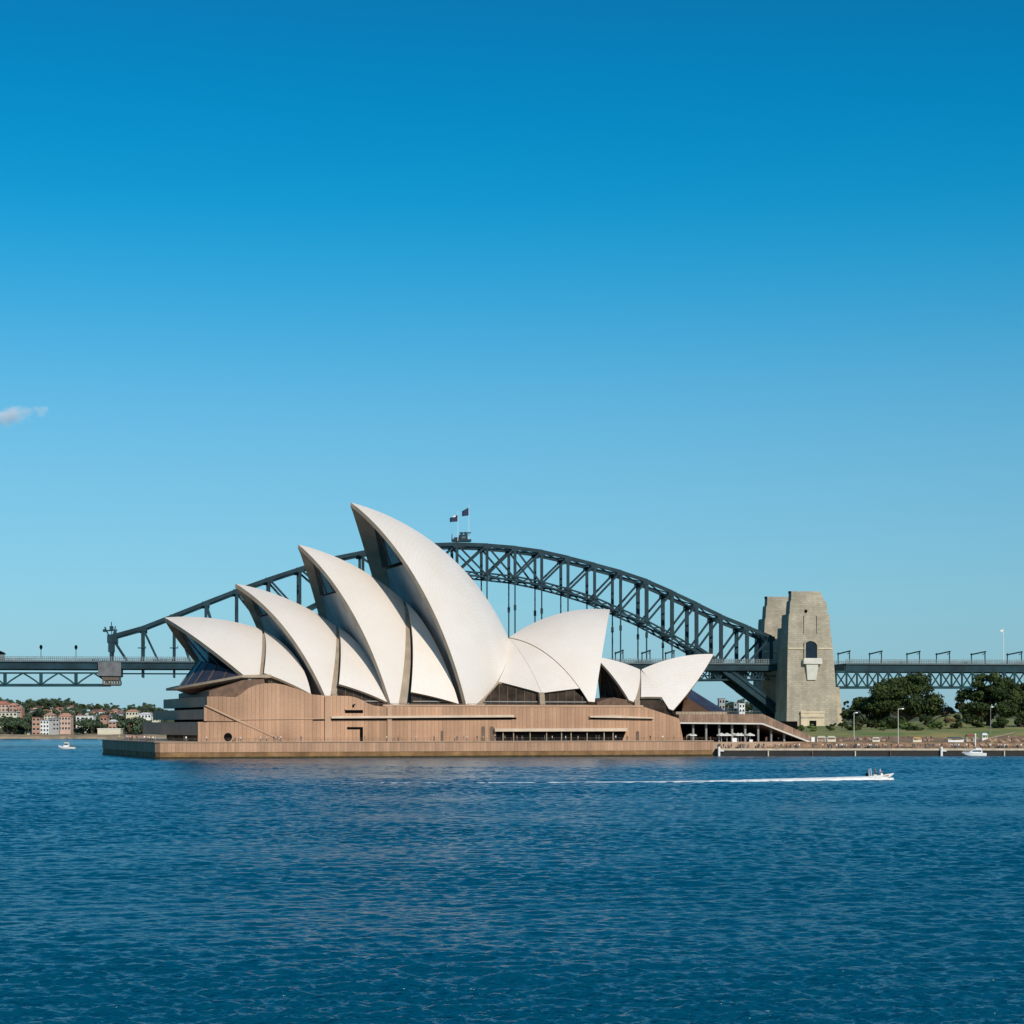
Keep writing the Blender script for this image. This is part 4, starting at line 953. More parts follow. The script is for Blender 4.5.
def make_tree(name, label, cat, loc, W, H, trunk_h, nclump, n, leaf, mtl, seed, group=None, flat=.55, low=.25, ry=None):
    g = random.Random(seed); root = thing(name, label, cat, loc, 0, group); cl = []
    ry = ry or W*.42
    for i in range(nclump):
        a = g.random()*6.28; rr = math.sqrt(g.random())*.90; zz = g.random()
        cap = math.sqrt(max(.05, 1-rr*rr))
        z = trunk_h + (H-trunk_h)*(low + (cap-low)*(.08+.87*zz**.7))*.92
        rad = W*(.07+.14*g.random()**1.2); x, y = W*.46*rr*math.cos(a), ry*rr*math.sin(a)
        rz = rad*(.5+.25*g.random()); z = min(z, H-rz); cl.append((x, y, z, rad, rad, rz))
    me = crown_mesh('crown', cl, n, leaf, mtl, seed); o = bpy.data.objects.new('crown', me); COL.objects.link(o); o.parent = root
    mb = MB(); tr = W*.035
    mb.tube((0,0,-1.5), (W*.01,0,trunk_h), tr*1.5, tr, 9)
    for c in cl[::max(1, nclump//7)]:
        m = (c[0]*.45, c[1]*.45, trunk_h+(c[2]-trunk_h)*.55); mb.tube((W*.01,0,trunk_h*.9), m, tr*.75, tr*.45, 6); mb.tube(m, c[:3], tr*.45, tr*.12, 6)
    mb.build('trunk', M['bark'], root); return root
g_r = random.Random(21)
def gz(px, Y): return ((px-512)*Y/F_PX, Y, hsouth((px-512)*Y/F_PX, Y))
def pxw(n, Y): return n*Y/F_PX
T = lambda px, Y, wpx, ytop, **k: (gz(px, Y), pxw(wpx, Y), zat(ytop, Y)-gz(px, Y)[2])
def park_tree(name, label, px, Y, wpx, ytop, trunk, ncl, n, leaf, mtl, seed, cat='tree', **k):
    loc, W, H = T(px, Y, wpx, ytop); return make_tree(name, label, cat, loc, W, H, H*trunk, ncl, n, leaf, mtl, seed, **k)
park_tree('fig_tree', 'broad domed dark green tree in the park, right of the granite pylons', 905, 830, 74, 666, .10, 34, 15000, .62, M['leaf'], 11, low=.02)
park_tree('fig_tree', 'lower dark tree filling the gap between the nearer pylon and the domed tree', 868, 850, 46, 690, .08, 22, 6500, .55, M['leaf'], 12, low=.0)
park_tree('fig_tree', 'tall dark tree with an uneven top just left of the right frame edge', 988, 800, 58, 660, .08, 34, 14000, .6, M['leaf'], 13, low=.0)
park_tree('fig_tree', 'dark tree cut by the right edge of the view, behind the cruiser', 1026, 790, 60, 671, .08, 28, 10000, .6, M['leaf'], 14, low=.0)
park_tree('fig_tree', 'smaller dark tree at the left flank of the tall tree, beside the open sky gap', 963, 830, 24, 690, .1, 14, 3500, .5, M['leaf'], 15, low=.0)
park_tree('thin_tree', 'thin wispy small tree right at the foot of the nearer pylon', 845.5, 900, 9, 696, .2, 9, 700, .45, M['leaf'], 16)
park_tree('bush', 'round dark bush left of a second round bush on the grass', 956, 745, 16, 713.5, .05, 10, 2600, .38, M['leaf'], 21, cat='bush', low=0)
park_tree('bush', 'round dark bush right of a similar one, under the tall tree', 976, 748, 17, 713, .05, 10, 2600, .38, M['leaf'], 22, cat='bush', low=0)
park_tree('bush', 'bright green bush on the slope between the two large trees', 940, 742, 15, 718, .05, 9, 2000, .36, M['leaf_bright'], 23, cat='bush', low=0)
park_tree('bush', 'reddish brown shrub below the sky gap between the trees', 946, 815, 18, 706, .05, 10, 2000, .42, M['leaf_dry'], 24, cat='bush', low=0)
park_tree('bush', 'low dark hedge bush in front of the domed tree', 917, 735, 22, 726, .05, 10, 2000, .34, M['leaf'], 25, cat='bush', low=0, ry=3)
park_tree('bush', 'low dark hedge running right from the foot of the nearer pylon', 852, 760, 22, 722.5, .05, 12, 2200, .34, M['leaf'], 26, cat='bush', low=0, ry=3)
park_tree('bush', 'small green shrub at the doorway of the nearer pylon', 811, 760, 12, 723.5, .05, 8, 900, .3, M['leaf_bright'], 27, cat='bush', low=0, ry=2)
park_tree('bush', 'dark green shrub at the right foot of the nearer pylon', 832, 765, 14, 722, .05, 8, 1200, .32, M['leaf'], 28, cat='bush', low=0, ry=2)
park_tree('bush', 'light green low shrub on the grass under the domed tree', 885, 735, 14, 727, .05, 8, 1000, .3, M['leaf_bright'], 29, cat='bush', low=0, ry=2.5)
park_tree('bush', 'dark low hedge on the grass at the left of the taller lamp post', 893, 790, 34, 716, .05, 12, 2600, .4, M['leaf'], 30, cat='bush', low=0, ry=4)

for k_, (px, Y, wp, yt, m_, lab) in enumerate([(861,800,17,712,'leaf','dark shrub at the left foot of the domed tree group'), (876,780,20,715,'leaf','dense dark shrub just left of the taller lamp post'), (928,790,20,712,'leaf','dark shrub at the right foot of the domed tree'), (933,752,13,722,'leaf_bright','small light green shrub left of the bright green bush'), (908,760,16,722,'leaf_bright','pale green shrub right of the taller lamp post'), (1004,735,24,716,'leaf','dark shrub row below the tall right-hand tree'), (1022,745,18,714,'leaf','dark shrub touching the right frame edge'), (966,790,14,712,'leaf','dark shrub between the two round bushes'), (948,772,14,717,'leaf_dry','dry brown shrub on the bright slope'), (842,790,10,717,'leaf','small dark shrub against the buttress of the nearer pylon'), (800,770,9,724,'leaf_bright','tiny green shrub left of the pylon doorway')]):
    park_tree('bush', lab, px, Y, wp, yt, .04, 9, int(900+80*wp), .34, M[m_], 130+k_, cat='bush', low=0)
ROCK = mat('bank_sandstone', (.46,.30,.18), .9, 0, 1.2, col2=(.22,.14,.09), fine=.3)
for i in range(46):
    px = 826+g_r.random()*205 if i < 26 else 985+g_r.random()*45; Y = 657+g_r.random()*34; x, y, z = gz(px, Y); q = .35+g_r.random()*.75; mb = MB()
    mb.loft([[(q*a*(1+.3*g_r.random())*k, q*b*(1+.3*g_r.random())*k, zz*q) for a, b in ((1,0),(.6,.7),(-.1,1),(-.8,.6),(-1,-.2),(-.4,-.9),(.5,-.8))] for k, zz in ((1,-.3),(1.05,.25),(.6,.72))])
    rk = mb.build('rock', ROCK); rk.location = (x, y, z); tag(rk, 'small brown sandstone rock on the bank above the quay', 'rock', 'sandstone rocks on the bank')
# far trees: three kinds, copied along the far hill
far_proto = []
for i, (W, H, n, m, lf) in enumerate(((14, 11, 520, M['leaf_far'], .85), (9, 13, 420, M['leaf_far'], .75), (18, 12, 700, M['leaf_far'], .95), (10, 8, 350, M['leaf'], .75))):
    lab = ['rounded green tree among the houses on the far shore', 'upright narrow tree among the houses on the far shore', 'wide spreading tree on the far shore', 'small dark tree on the far shore'][i]
    far_proto.append(make_tree('far_tree', lab, 'tree', (0, 1500, 0), W, H, H*.16, 10 if i != 1 else 8, n, lf, m, 50+i, group=['rounded far trees', 'narrow far trees', 'wide far trees', 'small dark far trees'][i], low=.0))
used = set(); g = random.Random(5)
def far_tree(kind, px, Y, sc):
    x = (px-512)*Y/F_PX; loc = (x, Y, hfar(x, Y)-.3); p = far_proto[kind]
    if kind not in used: used.add(kind); p.location = loc; p.scale = (sc,)*3; return p
    return dup(p, loc, g.random()*6.28, sc)
for a in ((8,1600,1.15),(22,1500,1.2),(5,1490,1.2),(12,1492,1.3),(26,1492,.9),(92,1490,1.15),(83,1492,1.1),(98,1494,.95),(130,1490,1.2),(140,1492,1.25),(120,1500,1.1),(146,1491,1.0),(36,1560,1.2),(24,1570,1.2),(66,1565,1.0),(106,1550,1.1)): far_tree(2, *a)
for i in range(110): far_tree(g.choice((0,0,1,3,2)), -6+g.random()*172, 1535+g.random()*150, .55+g.random()*.45)
for i in range(30): far_tree(g.choice((0,2,0,3)), -170+g.random()*162, 1500+g.random()*180, .7+g.random()*.5)
for i in range(20): far_tree(g.choice((1,1,0)), -4+i*8.6+g.random()*4, 1690+g.random()*20, .7+g.random()*.55)
for i in range(34): far_tree(g.choice((0,1,3)), 693+g.random()*72, 1500+g.random()*240, .7+g.random()*.5)
x = (143.5-512)*1600/F_PX; make_tree('far_dome_tree', 'single dark dome-shaped tree standing highest on the far ridge left of the hall', 'tree', (x, 1600, hfar(x, 1600)), 9.5, zat(700.8, 1600)-hfar(x, 1600), 3, 9, 900, .7, M['leaf_far'], 71, low=.2)

# ------------------------------------------------------------------ far houses
WALLS = {'white': M['white'], 'cream': M['cream'], 'pink': mat('pink_render', (.60,.41,.33), .8, .1, .2), 'brick': mat('orange_brick', (.46,.26,.18), .85, .15, .3), 'grey': mat('grey_render', (.36,.36,.36), .8, .1, .2)}
ROOFS = {'red': mat('red_roof_tiles', (.38,.16,.11), .8, .2, .5), 'brown': mat('brown_roof', (.16,.10,.08), .8, .2, .5), 'grey': mat('slate_roof', (.15,.16,.18), .7, .2, .5), 'white': M['white'], 'orange': mat('orange_roof_tiles', (.52,.27,.18), .8, .15, .5)}
def house(name, label, px0, px1, yt, yb, Y, wall, roof, style='hip', storeys=2, cols=3, group=None, windows=True, depth=10, cat='house', rz=0):
    xm = ((px0+px1)/2-512)*Y/F_PX; W = pxw(px1-px0, Y); z0 = zat(yb, Y); zt_ = zat(yt, Y); H = zt_-z0
    root = thing(name, label, cat, (xm, Y, z0), rz, group); rh = 0 if style == 'flat' else min(W*.28, H*.34); wh = H-rh
    mb = MB(); mb.box(-W/2, W/2, 0, depth, -14, wh); mb.build('wall', WALLS[wall], root)
    mb = MB()
    if style == 'flat': mb.box(-W/2-.3, W/2+.3, -.3, depth+.3, wh+.003, wh+.5)
    elif style == 'hip': mb.loft([[(-W/2-.5,-.5,wh+.003),(W/2+.5,-.5,wh+.003),(W/2+.5,depth+.5,wh+.003),(-W/2-.5,depth+.5,wh+.003)], [(-W*.22,depth*.45,wh+rh),(W*.22,depth*.45,wh+rh),(W*.22,depth*.55,wh+rh),(-W*.22,depth*.55,wh+rh)]])
    else: mb.prism([(-W/2-.4,wh+.003),(W/2+.4,wh+.003),(0,wh+rh)], -.4, depth+.4)
    r = mb.build('roof', ROOFS[roof], root)
    if windows:
        fh = wh/storeys; cw = W/cols
        for i in range(storeys):
            for j in range(cols):
                x = -W/2+cw*(j+.5); z = fh*(i+.3); ww = min(.9, cw*.28); mb = MB(); mb.box(x-ww, x+ww, -.06, .3, z, z+fh*.48); wn = mb.build('window', M['glass'], root)
                MB().box(x-ww-.15, x+ww+.15, -.22, -.063, z-.25, z-.003).build('sill', M['white'], wn)
    return root
house('apartment_block', 'brick-red and white four storey apartment block on the far waterfront', 40, 49, 720.5, 736, 1485, 'white', 'grey', 'flat', 4, 3, cat='apartments')
house('apartment_block', 'orange brick tower wing joined left of the white waterfront block', 32, 40, 717.5, 736.5, 1484, 'brick', 'brown', 'flat', 4, 2, cat='apartments')
house('apartment_block', 'low pale block left of the orange brick waterfront wing', 25, 31.6, 724, 733, 1492, 'cream', 'grey', 'flat', 2, 2, cat='apartments')
house('apartment_block', 'grey and white three storey block between the white block and a pink block', 49.6, 59, 718.5, 731, 1496, 'grey', 'grey', 'flat', 3, 3, cat='apartments')
house('apartment_block', 'pink block with a broad orange roof right of the white waterfront block', 58.5, 70.5, 713, 731, 1500, 'pink', 'orange', 'hip', 3, 4, cat='apartments')
house('house', 'pale block with a mauve roof above the brick waterfront wing', 44, 54, 713, 720, 1530, 'cream', 'orange', 'hip', 2, 3)
house('house', 'pink terraced house with red roof at the left edge of the far hill', -6, 9, 701, 712, 1560, 'pink', 'red', 'hip', 2, 4)
house('house', 'orange gabled house beside the pink terrace high on the far left', 9, 16.5, 703, 712, 1556, 'brick', 'orange', 'gable', 2, 2)
house('house', 'small brick house stepping down right of the orange gabled house', 16, 21.5, 707, 712.5, 1552, 'brick', 'orange', 'gable', 1, 2)
house('house', 'long cream terrace below the pink houses at the far left', -6, 17, 712.5, 721, 1540, 'cream', 'grey', 'flat', 2, 6)
house('boathouse', 'long low cream boathouse on the far waterfront just left of the granite promenade', 97.5, 120.5, 729, 738.5, 1474, 'cream', 'white', 'flat', 1, 1, windows=False, cat='boathouse')
house('house', 'dark red house with a pale round roof behind the cream boathouse', 108.5, 116, 719.5, 730, 1490, 'brick', 'white', 'hip', 2, 2)
house('house', 'crimson roofed house left of the house with the round pale roof', 100, 107, 715, 722, 1515, 'brick', 'red', 'hip', 1, 2)
house('house', 'white flat house among trees above the wide waterfront tree', 76, 93, 716.5, 720.5, 1525, 'white', 'white', 'flat', 1, 4)
house('house', 'wide white house with pale roof under the dome-shaped tree', 138, 151, 712.5, 718.5, 1540, 'white', 'white', 'hip', 1, 4)
house('house', 'cream house with rose roof just left of the wide white house', 126, 138, 709.5, 716, 1560, 'cream', 'orange', 'hip', 1, 4)
house('house', 'pale tall house at the left rim of the hall terraces on the far shore', 152, 158.5, 714, 721.5, 1530, 'cream', 'red', 'hip', 2, 2)
kinds = [('white','red'), ('cream','brown'), ('pink','orange'), ('brick','brown'), ('grey','red'), ('white','grey')]
for i in range(66):
    wl, rf = kinds[i % 6]; px = -2 + (i*37 % 163) + g.random()*3; Y = 1560 + g.random()*120
    x = (px-512)*Y/F_PX; yb = HOR - (hfar(x, Y)-CAMH)*F_PX/Y; wpx = 4+g.random()*4.5
    house('far_house', f'tiny {wl} house with a {rf} roof among trees on the far hillside', px-wpx/2, px+wpx/2, yb-4.6-2.2*g.random(), yb+.5, Y, wl, rf, 'hip', 1, 2, group=f'{wl} far houses with {rf} roofs', rz=(g.random()-.5)*.5)
for px, yt, wl, rf, lab in ((742,704,'white','white','pale tower block standing behind the pavilion, beside the bridge strut'), (737,703,'grey','grey','grey block behind the pavilion roof, left of the pale block'), (722,699,'grey','brown','grey house on the far hill above the violet glass roof'), (731,706,'cream','red','cream house with red roof in the gap right of the violet glass roof')):
    house('far_building', lab, px-3, px+3, yt, 722, 1520+px%7*8, wl, rf, 'flat' if rf != 'red' else 'hip', 4, 2, cat='building')

# ------------------------------------------------------------------ people
SKIN = mat('skin', (.50,.30,.20), .6, .08, 1); HAIR = mat('hair', (.05,.03,.02), .7, .3, 1)
CL = {'white': M['white'], 'red': mat('red_cloth', (.30,.08,.07), .8, .1, 1), 'blue': mat('blue_cloth', (.09,.13,.22), .8, .1, 1), 'black': mat('black_cloth', (.02,.02,.022), .8, .1, 1), 'orange': mat('ochre_cloth', (.42,.27,.14), .8, .1, 1), 'green': mat('green_cloth', (.10,.14,.09), .8, .1, 1), 'pink': mat('pink_cloth', (.50,.34,.30), .8, .1, 1), 'beige': mat('beige_cloth', (.55,.44,.30), .8, .1, 1)}
TROUS = [mat('dark_trousers', (.03,.035,.05), .8, .2, 1), mat('khaki_trousers', (.3,.24,.15), .8, .15, 1), mat('denim', (.08,.12,.2), .8, .15, 1)]
def person_mesh(name, stride, arm, sit=False):
    """one skinned figure 1.72 m tall: joints as a graph with a radius each"""
    J = {'pel':(0,0,.93,.145), 'wai':(0,0,1.08,.13), 'che':(0,0,1.30,.155), 'neck':(0,0,1.47,.058), 'chin':(0,-.02,1.54,.075), 'head':(0,-.01,1.62,.098), 'crn':(0,0,1.69,.075)}
    E = [('pel','wai'),('wai','che'),('che','neck'),('neck','chin'),('chin','head'),('head','crn')]
    for s, sg in (('l',1),('r',-1)):
        f = stride*sg
        if sit: J.update({'hip'+s:(.10*sg,0,.90,.10), 'kne'+s:(.12*sg,-.43,.90,.065), 'ank'+s:(.12*sg,-.45,.48,.045), 'toe'+s:(.12*sg,-.60,.44,.04)})
        else: J.update({'hip'+s:(.10*sg,0,.86,.10), 'kne'+s:(.11*sg,-.10-f*.16 if f > 0 else -.02-f*.1,.50,.066), 'ank'+s:(.11*sg,-f*.30+.02,.085,.046), 'toe'+s:(.12*sg,-f*.30-.14,.045,.04)})
        J.update({'sho'+s:(.19*sg,0,1.41,.066), 'elb'+s:(.25*sg,.03+f*.10-arm*.1,1.13,.047), 'wri'+s:(.24*sg,-.04+f*.22-arm*.28,.90+arm*.15,.036), 'han'+s:(.235*sg,-.07+f*.24-arm*.34,.82+arm*.2,.04)})
        E += [('pel','hip'+s),('hip'+s,'kne'+s),('kne'+s,'ank'+s),('ank'+s,'toe'+s),('che','sho'+s),('sho'+s,'elb'+s),('elb'+s,'wri'+s),('wri'+s,'han'+s)]
    ks = list(J); me = bpy.data.meshes.new('p'); me.from_pydata([J[k][:3] for k in ks], [(ks.index(a), ks.index(b)) for a, b in E], [])
    o = bpy.data.objects.new('p', me); COL.objects.link(o); mo = o.modifiers.new('s', 'SKIN'); mo.use_smooth_shade = True
    for i, k in enumerate(ks): sv = me.skin_vertices[0].data[i]; sv.radius = (J[k][3],)*2; sv.use_root = (k == 'pel')
    o.modifiers.new('d', 'SUBSURF').levels = 1
    dg = bpy.context.evaluated_depsgraph_get(); out = bpy.data.meshes.new_from_object(o.evaluated_get(dg)); out.name = name
    bpy.data.objects.remove(o); out.materials.clear()
    for m in (SKIN, CL['white'], TROUS[0], HAIR): out.materials.append(m)
    for p in out.polygons:
        c = p.center
        if c.z > 1.655 or (c.z > 1.57 and c.y > .03): k = 3
        elif c.z > 1.47: k = 0
        elif abs(c.x) > .205 and c.z < 1.16: k = 0
        elif c.z > .92 or (sit and c.z > .98 and c.y > -.1): k = 1
        elif c.z < .09: k = 3
        else: k = 2
        p.material_index = k
    out.polygons.foreach_set('use_smooth', [True]*len(out.polygons))
    return out
PM = [person_mesh('person', .0, .1), person_mesh('person', .7, .0), person_mesh('person', -.5, .3), person_mesh('person', .1, 1.0)]
PSIT = person_mesh('person', 0, .9, True)
def person(loc, shirt, me, label, group, rz, tr=0, sc=1):
    o = bpy.data.objects.new('person', me); COL.objects.link(o); o.location = loc; o.rotation_euler = (0,0,rz); o.scale = (sc,)*3
    for i, m in ((1, CL[shirt]), (2, TROUS[tr])): o.material_slots[i].link = 'OBJECT'; o.material_slots[i].material = m
    return tag(o, label, 'person', group)
SH = ['white','white','red','blue','black','pink','beige','orange','green']
PL = {'quay': 'person in a {} top on the quay promenade above the dark waterfront wall', 'end': 'person in a {} top at the rail of the shaded harbour end of the promenade', 'side': 'person in a {} top on the sunlit promenade beside the granite podium', 'dine': 'person in a {} top under the covered concourse'}
def place(area, loc):
    s = g.choice(SH); person(loc, s, g.choice(PM), PL[area].format(s), f'people in {s} tops, {area}'.replace('quay','on the quay').replace(', end',' at the harbour end').replace(', side',' beside the podium').replace(', dine',' under the concourse').replace(',',''), g.random()*6.28, g.randrange(3), .94+.12*g.random())
for i in range(158):
    px = 717 + g.random()*318; Y = QUAY_Y + 2.6 + g.random()**1.4*5.6; x = (px-512)*Y/F_PX; place('quay', (x, Y, hsouth(x, Y)+.03))
for i in range(26):
    px = 820 + g.random()*200; Y = 656 + g.random()*22; x = (px-512)*Y/F_PX; place('quay', (x, Y, hsouth(x, Y)+.05))
for i in range(40):
    q = OP.world((-2.2+g.random()*4, 6+g.random()*84, ZB)); place('end', q)
for i in range(44):
    s = g.random()*(Lb-12)+6; place('side', OP.world((s, 2+g.random()*5.5, ZB)))
for i in range(26):
    px = 688+g.random()*110; q = OP.pt(px, 741, 14+g.random()*10); q.z = ZB-.6; place('dine', OP.world(q))

# ------------------------------------------------------------------ concourse umbrellas, stalls, lamps
def umbrella(label, px, wloc):
    q = OP.pt(px, 741, wloc); q.z = ZB-.6; root = thing('parasol', label, 'parasol', tuple(OP.world(q)), OP.a, 'white parasols under the concourse')
    mb = MB(); n = 8; a = [(1.7*math.cos(2*math.pi*i/n), 1.7*math.sin(2*math.pi*i/n), 2.3) for i in range(n)]; b = [(x, y, z-.3) for x, y, z in a]; mb.add(a+b+[(0,0,3.0),(0,0,2.9)], [(i,(i+1)%n,16) for i in range(n)] + [(i,n+i,n+(i+1)%n,(i+1)%n) for i in range(n)] + [((i+1)%n+n,i+n,17) for i in range(n)]); mb.build('canopy', M['white'], root)
    MB().tube((0,0,0), (0,0,2.8), .06).build('pole', M['white'], root); MB().tube((0,0,0), (0,0,.12), .4, .35, 10).build('foot', M['concrete_grey'], root)
    return root
u0 = None
for i, px in enumerate((721.5, 727, 733.5, 738, 741.5, 750, 692)):
    lab = 'white parasol ' + ['leftmost in the dining rows under the concourse', 'second from the left in the concourse dining rows', 'third from the left, over the white board', 'fourth from the left in the concourse dining rows', 'fifth from the left in the concourse dining rows', 'rightmost and apart from the other parasols', 'alone beside the sloping end of the podium wall'][i]
    ww = 12.4 + (i*1.7 % 4)
    if u0 is None: u0 = umbrella(lab, px, ww)
    else: q = OP.pt(px, 741, ww); q.z = ZB-.6; dup(u0, OP.world(q), OP.a, 1, lab)
def board(label, px, wpx, y0, y1, wl, mtl, name='notice_board', cat='board'):
    q = OP.pt(px, y1, wl); W = pxw(wpx, 650); H = zat(y0, 650)-zat(y1, 650); root = thing(name, label, cat, tuple(OP.world((q.x, wl, q.z))), OP.a)
    MB().box(-W/2, W/2, -.08, .08, .1, H).build('panel', mtl, root); mb = MB(); z = ZB-.6-q.z
    for s in (-1, 1): mb.box(s*W/2*.8-.06, s*W/2*.8+.06, -.05, .09, min(z, -.2), .099)
    mb.build('leg', M['bronze'], root)
board('square white board standing among the parasols of the concourse', 734.5, 5, 738, 742.4, 9.4, M['white'])
board('small white board right of the parasols near the concourse posts', 751, 3.6, 739.5, 743, 9.4, M['white'])
def stall(label, px, Y, wpx, y0, y1, top, side_, cat='stall'):
    x = (px-512)*Y/F_PX; W = pxw(wpx, Y); z0 = hsouth(x, Y); H = zat(y0, Y)-z0; root = thing('market_stall', label, cat, (x, Y, z0), 0)
    mb = MB(); mb.loft([[(-W/2-.2,-1.7,H*.72),(W/2+.2,-1.7,H*.72),(W/2+.2,1.7,H*.72),(-W/2-.2,1.7,H*.72)], [(-W*.36,-.7,H),(W*.36,-.7,H),(W*.36,.7,H),(-W*.36,.7,H)]]); mb.build('canopy', top, root)
    mb = MB(); mb.box(-W/2, W/2, -1.4, -1.2, .0, H*.40); mb.build('counter', side_, root)
    for sx in (-1, 1):
        for sy in (-1, 1): MB().box(sx*W/2-.06, sx*W/2+.06, sy*1.35-.06, sy*1.35+.06, 0, H*.72).build('post', M['white'], root)
stall('cream canopied stall leftmost of two side by side near the stair foot', 821, 664, 8.5, 736, 741, M['cream'], M['concrete'])
stall('cream canopied stall right of its twin near the stair foot', 831, 664, 8, 736, 741, M['cream'], M['cream'])
stall('ochre canopied stall on the bank left of the taller lamp post', 875.5, 662, 7, 737, 742, M['cream'], M['cream'])
stall('ochre canopied stall right of the taller lamp post', 916.5, 660, 8, 737, 743, M['orange_canvas'], M['cream'])
stall('red canopied stall beside the white mast above the cruiser', 970, 661, 8, 734.5, 743, mat('maroon_canvas', (.26,.075,.055), .8, .15, .8), M['concrete'])
stall('long grey-green canopied stall left of the red one', 955, 660, 15, 737, 743.5, M['steel_light'], M['white'])
stall('low white canopied stall in front of the dark park trees, right of the white mast', 984, 672, 5, 733, 737, M['white'], M['pink'] if 'pink' in M else M['white'])
def lamppost(label, px, Y, ytop, arm=1.6):
    x = (px-512)*Y/F_PX; z0 = hsouth(x, Y); H = zat(ytop, Y)-z0; root = thing('lamp_post', label, 'lamp post', (x, Y, z0), 0, 'lamp posts on the park shore')
    MB().tube((0,0,-.2), (0,0,H), .14, .09).build('pole', M['plaster'] if ytop > 708 else M['concrete_grey'], root); mb = MB(); mb.bar((0,0,H-.1), (arm,0,H+.1), .14); mb.loft([[(arm-.3,-.2,H-.1),(arm+.5,-.2,H-.1),(arm+.5,.2,H-.1),(arm-.3,.2,H-.1)],[(arm-.2,-.12,H+.2),(arm+.4,-.12,H+.2),(arm+.4,.12,H+.2),(arm-.2,.12,H+.2)]]); mb.build('lamp_head', M['white'], root)
lamppost('shorter pale lamp post left of the domed tree', 854, 672, 712.8, .8); lamppost('taller pale lamp post in front of the domed tree', 898.2, 656, 708.8, 1.4); lamppost('thin pale lamp post before the tall dark tree at the right', 990.6, 712, 707, .5)
def pole_white(px, Y, y0, name, lab):
    x = (px-512)*Y/F_PX; z0 = hsouth(x, Y); H = zat(y0, Y)-z0; root = thing(name, lab, 'pole', (x, Y, z0)); MB().tube((0,0,0), (0,0,H), .24, .2).build('pole', M['white'], root); MB().ball((0,0,H), .32, .32, .32).build('finial', M['white'], root)
pole_white(975.3, 655, 734.5, 'white_pole', 'short thick white pole beside the red stall')
for i, (px, n) in enumerate(((719, 'left end of the quay wall by the granite promenade'), (941.5, 'quay wall left of the cruiser'))):
    x = (px-512)*(QUAY_Y-.7)/F_PX; root = thing('mooring_pile', 'white mooring pile at the '+n, 'mooring pile', (x, QUAY_Y-.7, 0)); MB().tube((0,0,-2), (0,0,2.2), .42, .40, 10).build('post', M['white'], root); MB().tube((0,0,2.2), (0,0,2.5), .48, .3, 10).build('cap', M['white'], root); MB().box(.4, 1.6, -.2, .2, 1.0, 1.3).build('bracket', M['white'], root)

# ------------------------------------------------------------------ boats
def hull_rings(L, B, D, n=10, rake=.12, sheer=.35, tr=.8):
    rings = []
    for i in range(n+1):
        u = i/n; x = -L/2 + L*u; b = B/2*(tr + (1-tr)*min(1, u*3))*(1 - max(0, (u-.45)/.55)**2.2) + .02; zt = D*(1+sheer*u*u); zk = -.3*D*(1-max(0,(u-.6)/.4)**2) + D*1.25*max(0, (u-.72)/.28)**1.6*.9
        rings.append([(x, -b, zt), (x, -b*.86, zk+(zt-zk)*.35), (x, 0, zk), (x, b*.86, zk+(zt-zk)*.35), (x, b, zt), (x, b*.55, zt+.04*D), (x, -b*.55, zt+.04*D)])
    return rings
Yb = F_PX*(CAMH-SEA)/(779.6-HOR); xb = (881-512)*Yb/F_PX
boat = thing('speedboat', 'small white open speedboat heading right with two people aboard and a foaming wake', 'motorboat', (xb, Yb, SEA+.18), 0)
boat.rotation_euler = (0, R(-4), R(4))
MB().loft(hull_rings(4.9, 1.9, .62)).build('hull', M['white'], boat, smooth=False)
mb = MB(); 
for sd in (-1, 1): mb.bar((-2.0, sd*.9, .42), (1.3, sd*.86, .5), .05, .16)
mb.build('rubbing_strake', mat('red_brown_stripe', (.35,.12,.08), .5, .1, 1), boat)
MB().loft([[(.35,-.6,.7),(.75,-.5,.72),(.75,.5,.72),(.35,.6,.7)], [(.30,-.58,1.15),(.42,-.46,1.15),(.42,.46,1.15),(.30,.58,1.15)]]).build('windscreen', M['glass_blue'], boat)
MB().box(-.1, .3, -.5, .5, .5, 1.0).build('console', M['white'], boat); MB().box(-1.5, -.9, -.7, .7, .45, .85).build('seat', M['cream'], boat)
mb = MB(); mb.box(-2.75, -2.4, -.2, .2, .5, 1.25); mb.box(-2.7, -2.5, -.1, .1, -.4, .55); mb.build('outboard_motor', M['dark'], boat)
mb = MB(); mb.tube((-1.95,-.75,.6), (-1.95,-.75,1.95), .06); mb.tube((-1.95,.75,.6), (-1.95,.75,1.95), .06); mb.bar((-1.95,-.75,1.95), (-1.95,.75,1.95), .1); mb.build('stern_arch', M['white'], boat)
person((xb-1.1, Yb-.15, SEA+.32), 'red', PSIT, 'person in a red top sitting in the stern of the speedboat', None, R(90), 0)
person((xb-.15, Yb+.1, SEA+.42), 'white', PSIT, 'person in a white top and cap sitting at the helm of the speedboat', None, R(90), 0)
